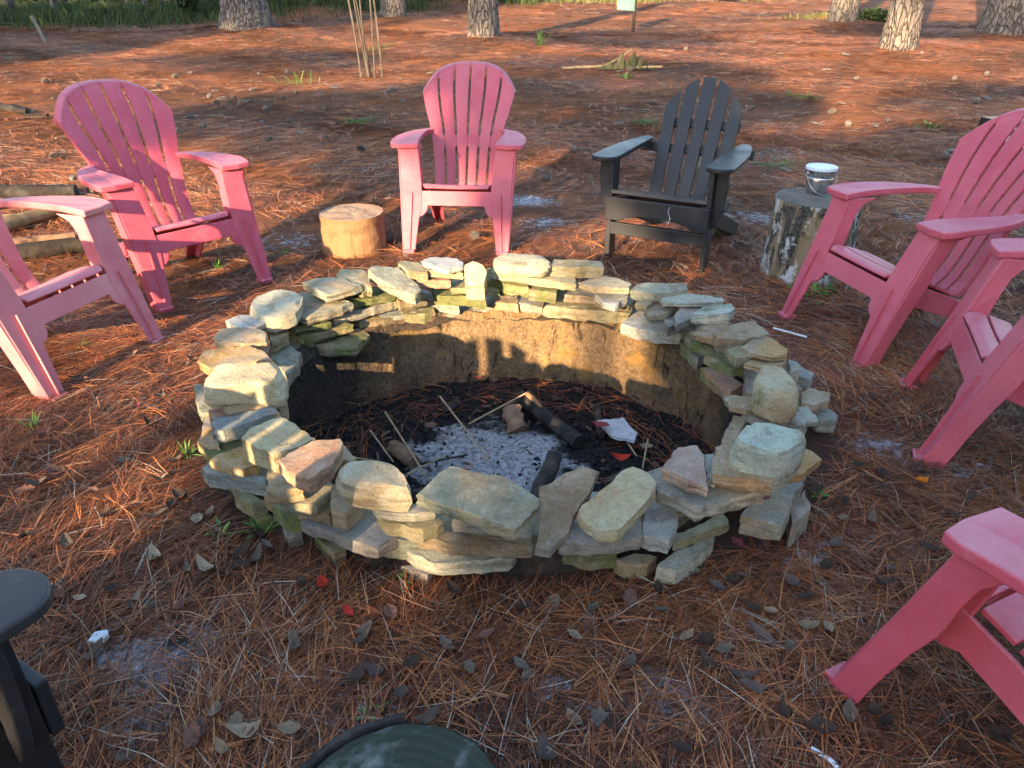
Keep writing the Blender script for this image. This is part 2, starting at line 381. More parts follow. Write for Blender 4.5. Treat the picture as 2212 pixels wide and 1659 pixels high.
def grassf(x, y):
    f = np.zeros(np.shape(x))
    for a, b, r in GRASSY: f = np.maximum(f, np.exp(-((x - a) ** 2 + ((y - b) * 1.6) ** 2) / (r * r)))
    return f
NA, KS = 288, []
k = 1.0
while k < 420: KS.append(k); k *= 1.026 if k < 9 else (1.035 if k < 40 else 1.12)
GA, GB = PA + .09, PB + .09
ph = np.arange(NA) / NA * 2 * math.pi
kk = np.array(KS)[:, None]
gx_ = PCX + kk * GA * np.cos(ph)[None]; gy_ = PCY + kk * GB * np.sin(ph)[None]
gzv = gz(gx_, gy_); 
V = np.stack([gx_, gy_, gzv], -1).reshape(-1, 3)
i = np.arange(len(KS) - 1)[:, None] * NA; j = np.arange(NA)[None]; j2 = (j + 1) % NA
Q = np.stack([i + j, i + NA + j, i + NA + j2, i + j2], -1).reshape(-1, 4)
gm = np_mesh('ground', V, Q)
gm.polygons.foreach_set('use_smooth', np.ones(len(Q), bool))
for nm, fn in (('sand', sandf), ('grassy', grassf)):
    a = gm.attributes.new(nm, 'FLOAT', 'POINT'); a.data.foreach_set('value', fn(V[:, 0], V[:, 1]).astype(np.float32))
rr = np.sqrt(((V[:, 0] - PCX) / 1.12) ** 2 + ((V[:, 1] - PCY) / .95) ** 2)
a = gm.attributes.new('soil', 'FLOAT', 'POINT'); a.data.foreach_set('value', np.exp(-((rr - .95) / .12) ** 2).astype(np.float32))
tag(link('ground', gm, M['ground']), kind='structure')

# ---------------------------------------------------------------- fire pit: wall, floor, stones
pit = tag(empty('fire_pit', (PCX, PCY, 0)), 'round sunken fire pit ringed with loosely stacked flat stones', 'fire pit')
def pit_obj(name, me, mat):
    o = link(name, me, mat, pit); return o
NW, NZ = 200, 26
V, F, soot = [], [], []
for a in range(NZ):
    f = a / (NZ - 1); z = -.30 + .42 * f
    for b in range(NW):
        t = 2 * math.pi * b / NW; c, s = math.cos(t), math.sin(t)
        n = nz((c * 2, s * 2, z * 2.5), 1.6) * .030 + nz((c * 3, s * 3, z * .9), 5, 3) * .016 + nz((c, s, z), 22, 9) * .006 - .02 * max(0, nz((c * 6, s * 6, z * 1.1), 4, 7) - .22) * 4
        k = 1 - .05 * (1 - f) ** 2 + n + (.03 * max(0, f - .86) * 5)
        V.append((PA * k * c, PB * k * s, z + nz((c, s, z), 9, 5) * .008))
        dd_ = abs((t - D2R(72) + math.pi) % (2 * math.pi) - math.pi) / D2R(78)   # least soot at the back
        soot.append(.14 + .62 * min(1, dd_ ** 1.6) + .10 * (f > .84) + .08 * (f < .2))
for a in range(NZ - 1):
    for b in range(NW):
        F.append((a * NW + b, a * NW + NW + b, a * NW + NW + (b + 1) % NW, a * NW + (b + 1) % NW))
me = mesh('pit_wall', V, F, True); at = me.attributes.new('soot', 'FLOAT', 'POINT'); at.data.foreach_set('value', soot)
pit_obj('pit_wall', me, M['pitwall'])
V, F, ash = [(0, 0, -.225)], [], [1.0]
NR, NT_ = 44, 128
for a in range(1, NR + 1):
    k = a / NR * 1.0
    for b in range(NT_):
        t = 2 * math.pi * b / NT_; x, y = PA * k * math.cos(t), PB * k * math.sin(t)
        z = -.245 + .02 * (1 - k) + .05 * max(0, k - .72) / .28 + nz((x, y, 0), 4) * .02 + nz((x, y, 1), 14) * .012 + nz((x, y, 2), 40) * .006
        V.append((x, y, z)); ash.append(max(0., 1.30 - .95 * math.hypot((x + .04) / .36, (y - .06) / .31)))
for b in range(NT_): F.append((0, 1 + b, 1 + (b + 1) % NT_))
for a in range(NR - 1):
    for b in range(NT_):
        o = 1 + a * NT_; F.append((o + b, o + NT_ + b, o + NT_ + (b + 1) % NT_, o + (b + 1) % NT_))
me = mesh('pit_floor', V, F, True); at = me.attributes.new('ash', 'FLOAT', 'POINT'); at.data.foreach_set('value', ash)
fix_normals(me); pit_obj('pit_floor', me, M['pitfloor'])
# earth packed between and under the stones
V, F = [], []
prof = [(.995, .085), (1.04, .115), (1.10, .105), (1.16, .07), (1.21, .02), (1.25, -.05)]
for a, (k, z) in enumerate(prof):
    for b in range(NW):
        t = 2 * math.pi * b / NW; c, s = math.cos(t), math.sin(t)
        n = nz((c * 3, s * 3, a * .7), 2) * .03 + nz((c, s, a), 14) * .012
        V.append((PA * (k + n * .5) * c, PB * (k + n * .5) * s, z + n * .8))
for a in range(len(prof) - 1):
    for b in range(NW): F.append((a * NW + b, a * NW + NW + b, a * NW + NW + (b + 1) % NW, a * NW + (b + 1) % NW))
me = mesh('packed_earth', V, F, True); fix_normals(me)
M['soil'] = mat_simple('dark_soil', (.045, .035, .027), .95, .5, 60, .1)
pit_obj('packed_earth', me, M['soil'])

CROPS = {4: (.32, 398.2, 486.6), 5: (.36, 1061.8, 486.6), 6: (.36, 398.2, 796.3), 7: (.36, 1061.8, 884.8)}
PAL = dict(gg=(.25, .275, .22), bg=(.235, .28, .275), ol=(.27, .245, .14), ye=(.46, .40, .24), cr=(.55, .50, .35), tn=(.38, .28, .17), og=(.45, .28, .11), pk=(.46, .27, .18), pu=(.25, .23, .22), br=(.26, .19, .115), mi=(.42, .50, .43), gr=(.29, .295, .27), pl=(.44, .45, .37), dk=(.13, .125, .10), wh=(.46, .48, .48), rd=(.40, .25, .20))
for k_ in PAL:
    m_ = sum(PAL[k_]) / 3; PAL[k_] = tuple(max(.02, m_ + (q_ - m_) * 1.0) * .90 for q_ in PAL[k_])
def area2(p): return sum(p[i][0] * p[i - 1][1] - p[i - 1][0] * p[i][1] for i in range(len(p)))
def build_stone(P3, t, col, moss=0., rnd=False, seed=0):
    """P3: outline of the upper face (world); t: thickness."""
    t = t * (.92 if rnd else .80)
    c = sum(P3, Vector()) / len(P3)
    P = [p - c for p in P3]
    if area2([(p.x, p.y) for p in P]) > 0: P.reverse()
    R = []                                              # refined outline
    for i2, p in enumerate(P):
        q = P[(i2 + 1) % len(P)]; L = (q - p).length; n = max(1, int(L / .016))
        e = Vector((q.y - p.y, p.x - q.x, 0)); e = e.normalized() if e.length else e
        for s in range(n):
            v = p.lerp(q, s / n)
            if s or rnd: v = v + e * (nz(v, 30, seed) * .007 + nz(v, 75, seed) * .0045)
            R.append(v)
    if rnd:                                            # soften the corners of a rounded stone
        for _ in range(1): R = [(R[i2 - 1] + R[i2] * 2 + R[(i2 + 1) % len(R)]) / 4 for i2 in range(len(R))]
    n = len(R); V, F = [], []
    rings = ([(-.0, .50), (-.0, .78), (-.03, .92), (-.14, 1.0), (-.36, 1.03), (-.62, 1.04), (-.84, 1.0), (-1, .90)] if rnd
             else [(0, .40), (0, .72), (0, .92), (0, .988), (-.07, 1.0), (-.30, 1.01), (-.52, .995), (-.78, 1.008), (-1, .965)])
    rs = random.Random(int(seed * 1000))
    for a, (dz, s) in enumerate(rings):
        for b, v in enumerate(R):
            q = Vector((v.x * s, v.y * s, v.z * s))
            j1 = nz(v, 26, seed + a * 3.1); j2 = nz(v, 9, seed + a * 1.3)
            if dz < 0:
                f = 1 + (.024 * j1 + .045 * j2 + .034 * nz(v, 62, seed + a * 2.2))
                q.x *= f; q.y *= f
                q.z += dz * t * (1 + .10 * j1) + (0 if dz <= -1 else .16 * t * j2)
            else:
                q.z += .006 * nz(q, 12, seed) + .0035 * nz(q, 38, seed)
            if rnd: q += Vector((nz(q, 9, seed + 4), nz(q, 9, seed + 8), nz(q, 9, seed + 2))) * .010
            V.append(q)
    # broken facets: flat cuts across corners and rims
    mid = Vector((0, 0, -t * .5))
    for _ in range(16 if rnd else 3):
        th = rs.uniform(0, 6.283); up = rs.uniform(-.5, 1.3) if rnd else rs.uniform(.4, 1.6)
        d_ = Vector((math.cos(th), math.sin(th), up)).normalized()
        sup = max((q - mid).dot(d_) for q in V); cut = sup - rs.uniform(.02 if rnd else .010, .075 if rnd else .035) * sup
        for k2, q in enumerate(V):
            e_ = (q - mid).dot(d_) - cut
            if e_ > 0: V[k2] = q - d_ * e_ * .93
    V.append(Vector((0, 0, .006 * nz((0, 0, 0), 16, seed)))); top = len(V) - 1
    for b in range(n):
        F.append((top, b, (b + 1) % n))
        for a in range(len(rings) - 1): F.append((a * n + b, a * n + n + b, a * n + n + (b + 1) % n, a * n + (b + 1) % n))
    F.append(tuple((len(rings) - 1) * n + b for b in range(n)))
    me = mesh('stone', V, F); fix_normals(me)
    me.polygons.foreach_set('use_smooth', [p_.normal.z > .80 or rnd for p_ in me.polygons]); me.set_sharp_from_angle(angle=D2R(24 if rnd else 17))
    o = link('stone', me, M['stone'], pit); o.location = c - Vector((PCX, PCY, 0))
    j = random.uniform(.88, 1.1); b = PAL[col]; o.color = (b[0] * j * .90, b[1] * j * .87, b[2] * j * .82 * random.uniform(.94, 1.04), moss)
    return o
STN = [0]
def stone(cr, pts, z, t, col, moss=0., g=(0, 0), rnd=False):
    s, ox, oy = CROPS[cr]; px = [(x * s + ox, y * s + oy) for x, y in pts]
    P = [at_h(x, y, z) for x, y in px]; c = sum(P, Vector()) / len(P); out = []
    for x, y in px:                                     # the face lies on a tilted plane through its centre
        d = ray(x, y); den = d.z - g[0] * d.x - g[1] * d.y
        tt = (c.z - CAM_H - g[0] * c.x - g[1] * c.y) / den
        out.append(Vector((d.x * tt, d.y * tt, CAM_H + d.z * tt)))
    STN[0] += 1
    return build_stone(out, t, col, moss, rnd, STN[0] * 2.37)
def course(cr, a, b, z, t, col, moss=0., depth=.15):    # a stone whose inner face shows: upper edge a-b of that face
    s, ox, oy = CROPS[cr]
    A = at_h(a[0] * s + ox, a[1] * s + oy, z); B = at_h(b[0] * s + ox, b[1] * s + oy, z)
    if A.x > B.x: A, B = B, A
    m = (A + B) / 2 - Vector((PCX, PCY, 0)); m.z = 0; m.normalize()
    random.seed(int(A.x * 9999) + STN[0]); w = (B - A).length
    fr = [A.lerp(B, f) + m * random.uniform(-.008, .008) for f in (0, .33, .68, 1)]
    bk = [B.lerp(A, f) + m * depth * random.uniform(.8, 1.1) + (A - B) * (.06 if f < .5 else -.06) for f in (0, .5, 1)]
    P = fr + bk
    for p in P: p.z = z + random.uniform(-.003, .003)
    STN[0] += 1
    return build_stone(P, t, col, moss, False, STN[0] * 2.37)

# back left
stone(4, [(800, 385), (880, 358), (975, 343), (1095, 368), (1195, 405), (1075, 440), (955, 465)], .305, .042, 'gg')
stone(4, [(1020, 335), (1060, 292), (1200, 298), (1245, 338), (1262, 400), (1200, 410)], .30, .07, 'ol')
stone(4, [(1240, 300), (1275, 265), (1440, 285), (1540, 370), (1600, 432), (1560, 470), (1500, 455), (1330, 370)], .30, .055, 'gg', g=(-.25, .2))
stone(4, [(1440, 252), (1490, 235), (1600, 265), (1650, 290), (1640, 318), (1510, 305)], .325, .045, 'ol')
stone(4, [(1605, 238), (1650, 213), (1830, 220), (1885, 250), (1880, 275), (1760, 298), (1690, 280)], .355, .028, 'wh')
course(4, (1635, 300), (1880, 322), .325, .035, 'ye')
stone(4, [(1893, 262), (1950, 243), (2015, 265), (2037, 300), (2025, 400), (1900, 392)], .345, .085, 'cr', g=(0, .55))
course(4, (1575, 372), (1795, 368), .285, .045, 'pk')
course(4, (1800, 420), (2125, 440), .245, .038, 'ye', .38)
course(4, (1690, 470), (2040, 505), .205, .055, 'ye', .75)
course(4, (2035, 375), (2200, 372), .275, .085, 'ol', .6)
course(4, (1590, 500), (1850, 535), .165, .06, 'gr')
stone(4, [(430, 560), (470, 480), (555, 437), (740, 435), (800, 482), (740, 590), (600, 625), (500, 600)], .295, .075, 'pl', rnd=True)
stone(4, [(745, 590), (790, 445), (985, 470), (1135, 522), (960, 585), (815, 622)], .25, .045, 'gg', .1)
course(4, (1000, 625), (1445, 505), .195, .05, 'gr', .1)
course(4, (1140, 520), (1420, 462), .235, .035, 'ol', .55)
course(4, (1178, 655), (1578, 582), .135, .045, 'bg')
course(4, (1450, 510), (1640, 480), .215, .055, 'br', .35)
course(4, (745, 690), (985, 645), .205, .035, 'ol', .5)
course(4, (790, 745), (1145, 670), .165, .045, 'ol', .42)
stone(4, [(750, 810), (960, 785), (1090, 720), (1180, 692), (1250, 738), (1160, 825), (1000, 835)], .115, .045, 'br', .3)
stone(4, [(280, 642), (370, 608), (570, 598), (548, 655), (480, 690), (310, 682)], .27, .032, 'wh')
stone(4, [(200, 745), (235, 700), (360, 688), (500, 692), (548, 715), (550, 775), (400, 795), (225, 775)], .27, .075, 'tn', .1)
stone(4, [(555, 685), (690, 662), (700, 740), (590, 790)], .22, .06, 'ol', .2)
stone(4, [(85, 905), (140, 850), (290, 825), (440, 810), (540, 850), (600, 905), (450, 925), (170, 962)], .265, .05, 'og')
stone(4, [(100, 1020), (160, 962), (430, 925), (600, 920), (685, 985), (650, 1075), (400, 1062), (130, 1080)], .325, .095, 'cr', rnd=True)
stone(4, [(580, 885), (690, 800), (790, 868), (760, 940), (690, 1015), (640, 940)], .165, .06, 'gg', .15)
stone(4, [(75, 1070), (110, 1075), (215, 1215), (80, 1190)], .12, .07, 'gg')
stone(4, [(250, 1250), (350, 1180), (500, 1145), (600, 1130), (628, 1185), (430, 1255), (300, 1280)], .25, .035, 'br')
stone(4, [(158, 1248), (240, 1228), (560, 1215), (420, 1290), (230, 1305), (170, 1315)], .21, .10, 'pk')
stone(4, [(182, 1330), (215, 1300), (420, 1255), (600, 1220), (645, 1265), (440, 1330), (260, 1385), (215, 1382)], .255, .055, 'bg')
stone(4, [(630, 1165), (690, 1160), (684, 1290), (642, 1280)], .2, .07, 'tn')
stone(4, [(385, 1445), (440, 1370), (550, 1325), (650, 1285), (770, 1360), (885, 1438), (740, 1500), (600, 1552), (470, 1500)], .305, .075, 'ye')
# front left
stone(6, [(145, 548), (240, 500), (340, 460), (440, 540), (430, 585), (350, 605), (200, 580)], .185, .055, 'og', .1)
stone(6, [(560, 545), (660, 485), (770, 437), (932, 420), (945, 470), (890, 575), (740, 665), (610, 605)], .335, .055, 'pk')
stone(6, [(945, 452), (1035, 530), (1000, 560), (925, 545)], .28, .06, 'tn')
stone(6, [(888, 590), (950, 535), (1120, 552), (1290, 580), (1350, 650), (1362, 720), (1200, 705), (1000, 690), (900, 645)], .33, .085, 'cr', rnd=True)
stone(6, [(1397, 745), (1545, 605), (1605, 592), (1770, 620), (1910, 645), (2030, 715), (2137, 787), (2070, 880), (1985, 962), (1840, 915), (1650, 835), (1500, 790)], .315, .048, 'gg')
stone(6, [(100, 598), (150, 566), (320, 600), (500, 650), (490, 690), (300, 645), (130, 632)], .155, .06, 'bg')
stone(6, [(500, 545), (600, 560), (710, 712), (560, 742), (495, 735)], .25, .05, 'ol')
stone(6, [(520, 765), (700, 735), (890, 700), (880, 742), (790, 818), (640, 805)], .2, .045, 'gg', .35)
stone(6, [(885, 737), (940, 722), (1072, 795), (965, 878), (880, 855)], .205, .065, 'tn')
stone(6, [(675, 892), (820, 885), (1060, 890), (1180, 935), (1302, 990), (1160, 1078), (1010, 1038), (850, 965), (720, 922)], .125, .048, 'pu')
course(6, (665, 845), (880, 870), .165, .045, 'br', 0, -.14)
stone(6, [(775, 992), (860, 1000), (965, 1080), (900, 1112)], .05, .06, 'ol', .2)
stone(6, [(1125, 822), (1180, 800), (1480, 820), (1505, 858), (1380, 878), (1150, 855)], .25, .03, 'gr')
stone(6, [(1150, 862), (1350, 865), (1550, 905), (1430, 965), (1200, 915)], .205, .055, 'ol')
course(6, (1610, 912), (2085, 965), .215, .05, 'gr', 0, -.18)
stone(6, [(1395, 1000), (1500, 962), (1800, 985), (2095, 1040), (2090, 1062), (1600, 1050)], .15, .05, 'br')
stone(6, [(1310, 1060), (1400, 1058), (2000, 1095), (1960, 1140), (1700, 1155), (1500, 1165), (1380, 1120)], .085, .055, 'pl')
stone(6, [(1300, 1185), (1400, 1178), (1490, 1210), (1460, 1245)], .035, .05, 'pu')
stone(6, [(295, 752), (400, 745), (492, 788), (405, 812)], .10, .06, 'ol', .3)
stone(6, [(385, 870), (460, 850), (535, 890), (440, 910)], .05, .06, 'ol', .35)
stone(6, [(75, 432), (130, 345), (185, 380), (212, 470)], .14, .06, 'og')
stone(6, [(590, 950), (640, 935), (705, 985), (620, 1000)], .04, .06, 'gr')
stone(6, [(520, 800), (640, 810), (690, 880), (600, 870)], .14, .08, 'gg', .5)
# front right
stone(7, [(280, 462), (360, 440), (445, 385), (540, 345), (645, 368), (600, 470), (490, 640), (468, 722), (350, 850), (262, 830), (290, 620)], .25, .03, 'br', g=(.05, .55))
stone(7, [(520, 602), (640, 490), (780, 375), (850, 340), (930, 365), (995, 440), (985, 475), (870, 610), (752, 732), (640, 735), (535, 645)], .285, .045, 'ye', g=(0, .22))
stone(7, [(1025, 347), (1120, 222), (1235, 212), (1275, 270), (1298, 465), (1180, 432), (1070, 375)], .345, .038, 'rd')
stone(7, [(925, 372), (1020, 340), (1270, 300), (1450, 380), (1640, 490), (1540, 508), (1232, 592), (1100, 525), (990, 482)], .285, .052, 'gr')
stone(7, [(1340, 232), (1400, 210), (1490, 225), (1510, 258), (1702, 345), (1690, 432), (1500, 400), (1330, 378)], .355, .05, 'br')
stone(7, [(1450, 160), (1555, 62), (1700, 70), (1862, 98), (1890, 165), (1800, 245), (1720, 262), (1500, 205)], .43, .125, 'mi', rnd=True)
stone(7, [(1690, 415), (1870, 388), (1985, 290), (1890, 225), (1700, 300)], .275, .03, 'og')
stone(7, [(1495, 632), (1600, 530), (1690, 445), (1885, 388), (1800, 560), (1748, 690), (1640, 665)], .155, .075, 'gr')
stone(7, [(1795, 590), (1882, 475), (1914, 600), (1800, 702)], .10, .1, 'gr')
stone(7, [(905, 742), (920, 600), (960, 560), (1125, 632), (1112, 705), (1065, 785), (960, 765)], .185, .055, 'wh')
stone(7, [(1090, 752), (1240, 690), (1385, 622), (1428, 685), (1200, 762), (1090, 802)], .12, .035, 'ol')
stone(7, [(412, 792), (490, 680), (700, 660), (900, 650), (900, 762), (640, 800)], .185, .052, 'pu')
stone(7, [(430, 842), (700, 828), (752, 860), (600, 885)], .08, .06, 'ol', .5)
stone(7, [(735, 890), (860, 860), (992, 880), (940, 922), (800, 932)], .055, .06, 'tn')
stone(7, [(990, 940), (1100, 850), (1290, 770), (1340, 760), (1240, 872), (1110, 965)], .07, .07, 'pl')
stone(7, [(1270, 262), (1335, 258), (1345, 420), (1292, 405)], .335, .035, 'bg')
stone(5, [(1380, 1300), (1450, 1140), (1530, 1165), (1445, 1312)], .22, .06, 'tn')
# back right and right
stone(5, [(5, 208), (50, 170), (150, 157), (300, 172), (350, 215), (325, 245), (200, 250), (50, 240)], .375, .058, 'cr', rnd=True)
stone(5, [(345, 243), (372, 208), (520, 209), (668, 212), (670, 246), (500, 250)], .355, .06, 'ol')
course(5, (0, 275), (505, 358), .31, .04, 'ye', .1)
stone(5, [(510, 342), (600, 318), (680, 300), (842, 345), (828, 378), (600, 366)], .305, .035, 'ye')
course(5, (70, 345), (222, 372), .272, .06, 'ye', .65)
course(5, (220, 380), (390, 402), .262, .06, 'ol', .4)
course(5, (290, 408), (650, 432), .225, .042, 'pu', .1)
stone(5, [(620, 412), (790, 403), (822, 428), (742, 478), (680, 462)], .245, .04, 'wh')
course(5, (620, 455), (820, 480), .195, .035, 'br')
course(5, (310, 478), (822, 528), .165, .065, 'ol', .12)
course(5, (0, 462), (160, 468), .165, .05, 'tn', .1)
course(5, (160, 465), (305, 490), .16, .045, 'gr')
stone(5, [(835, 388), (880, 350), (1020, 346), (1165, 347), (1174, 392), (980, 408)], .31, .05, 'gg')
stone(5, [(1015, 440), (1160, 408), (1280, 418), (1388, 437), (1380, 458), (1180, 468), (1030, 462)], .30, .022, 'pl')
stone(5, [(1200, 532), (1265, 490), (1440, 470), (1460, 505), (1430, 530), (1300, 540)], .30, .048, 'mi', .15)
stone(5, [(915, 502), (1000, 465), (1112, 490), (1040, 530), (960, 540)], .262, .04, 'br')
stone(5, [(865, 462), (900, 445), (968, 460), (930, 490)], .275, .035, 'ol')
stone(5, [(1095, 548), (1140, 500), (1290, 485), (1205, 555), (1110, 595)], .272, .04, 'pu')
stone(5, [(1030, 552), (1090, 520), (1115, 590), (1055, 612)], .235, .05, 'gr')
stone(5, [(775, 588), (860, 520), (950, 525), (1040, 588), (1135, 650), (1000, 645), (900, 625)], .175, .06, 'wh', .1)
stone(5, [(1140, 602), (1200, 580), (1245, 640), (1332, 700), (1330, 738), (1200, 690)], .205, .055, 'gr', .4)
stone(5, [(1195, 642), (1320, 585), (1440, 580), (1335, 680)], .262, .035, 'br')
stone(5, [(1330, 645), (1400, 600), (1580, 578), (1670, 645), (1560, 672), (1350, 690)], .31, .055, 'br')
stone(5, [(1490, 727), (1560, 690), (1650, 665), (1720, 695), (1777, 738), (1775, 782), (1680, 788), (1550, 770)], .30, .022, 'og')
stone(5, [(1515, 830), (1570, 795), (1770, 788), (1750, 830), (1600, 855)], .272, .022, 'og')
stone(5, [(1405, 740), (1480, 725), (1552, 790), (1470, 805)], .285, .038, 'ol', .2)
stone(5, [(1275, 782), (1370, 750), (1420, 800), (1520, 850), (1450, 858)], .225, .042, 'ol', .4)
stone(5, [(1135, 702), (1200, 690), (1285, 770), (1240, 802)], .135, .06, 'gr', .45)
stone(5, [(1255, 852), (1350, 840), (1512, 960), (1440, 1000)], .13, .065, 'rd', .35)
stone(5, [(1520, 892), (1570, 880), (1622, 1000), (1530, 1010)], .185, .09, 'pu')
stone(5, [(1572, 900), (1622, 842), (1745, 838), (1862, 955), (1848, 1005), (1700, 1012), (1605, 965)], .385, .11, 'ye', rnd=True)
stone(5, [(1395, 1032), (1425, 1020), (1600, 1030), (1660, 1090), (1530, 1110), (1430, 1090)], .285, .022, 'tn')
stone(5, [(1510, 1112), (1640, 1100), (1862, 1118), (1882, 1190), (1600, 1165)], .272, .035, 'gr')
stone(5, [(1840, 1085), (1900, 1075), (1962, 1180), (1870, 1185)], .255, .018, 'pl')
stone(5, [(1860, 1000), (1900, 975), (2035, 1010), (2030, 1042), (1920, 1090), (1860, 1070)], .15, .045, 'tn')
stone(5, [(1920, 1112), (2000, 1080), (2080, 1140), (2070, 1165), (1960, 1170)], .09, .06, 'bg')
stone(5, [(1775, 812), (1850, 848), (1938, 890), (1920, 925), (1850, 905)], .175, .06, 'bg')
stone(5, [(1780, 800), (1835, 820), (1850, 870), (1790, 880)], .23, .06, 'gr')
# hidden lower course that carries the ring
random.seed(5)
for k_ in range(34):
    t = 2 * math.pi * (k_ + random.uniform(-.25, .25)) / 34; c, s = math.cos(t), math.sin(t)
    w = random.uniform(.07, .10); k2 = random.uniform(1.12, 1.16)
    ctr = Vector((PCX + PA * k2 * c, PCY + PB * k2 * s, random.uniform(.11, .15))); tv = Vector((-PA * s, PB * c, 0)).normalized(); nv = Vector((c, s, 0))
    P = [ctr + tv * (w * a) + nv * b for a, b in ((-1, -.07), (-.3, -.085), (.9, -.07), (1, .05), (.2, .07), (-.9, .06))]
    STN[0] += 1; build_stone(P, random.uniform(.05, .09), random.choice(['gg', 'ol', 'gr', 'br', 'pu']), random.choice([0, .2, .4]), False, STN[0] * 2.37)

# ---------------------------------------------------------------- pink moulded resin chairs
def plate(name, poly, fn, thick, mat, parent, bw=.004, seg=2):
    """poly: 2D outline, fn(u, v) -> Vector on the plate's face; thick: offset vector to the other face."""
    n = len(poly); A = [fn(u, v) for u, v in poly]; B = [p + thick for p in A]
    me = mesh(name, A + B, [tuple(range(n)), tuple(range(2 * n - 1, n - 1, -1))] + [(i2, (i2 + 1) % n, n + (i2 + 1) % n, n + i2) for i2 in range(n)])
    fix_normals(me); o = link(name, me, mat, parent)
    if bw: bevel(o, bw, seg)
    return o
def spline(pts, n):
    out = []
    P = [pts[0]] + list(pts) + [pts[-1]]
    for i2 in range(1, len(P) - 2):
        p0, p1, p2, p3 = P[i2 - 1:i2 + 3]
        for s in range(n):
            t = s / n
            out.append(tuple(.5 * (2 * b + (c - a) * t + (2 * a - 5 * b + 4 * c - d) * t * t + (3 * b - a - 3 * c + d) * t ** 3) for a, b, c, d in zip(p0, p1, p2, p3)))
    out.append(tuple(pts[-1])); return out
def lerp_tab(tab, x):
    for (a, b), (c, d) in zip(tab, tab[1:]):
        if x <= c: return b + (d - b) * (x - a) / (c - a)
    return tab[-1][1]
BPROF = spline([(.485, .235), (.530, .283), (.572, .36), (.608, .45), (.645, .54), (.705, .66), (.778, .78), (.850, .885), (.888, .932)], 12)
def back_pt(r, t):
    f = r * (len(BPROF) - 1); i2 = min(int(f), len(BPROF) - 2); u = f - i2
    y = BPROF[i2][0] * (1 - u) + BPROF[i2 + 1][0] * u; z = BPROF[i2][1] * (1 - u) + BPROF[i2 + 1][1] * u
    return y, z
WTAB = [(0, .185), (.25, .19), (.45, .207), (.55, .222), (.66, .258), (.76, .283), (1, .290)]
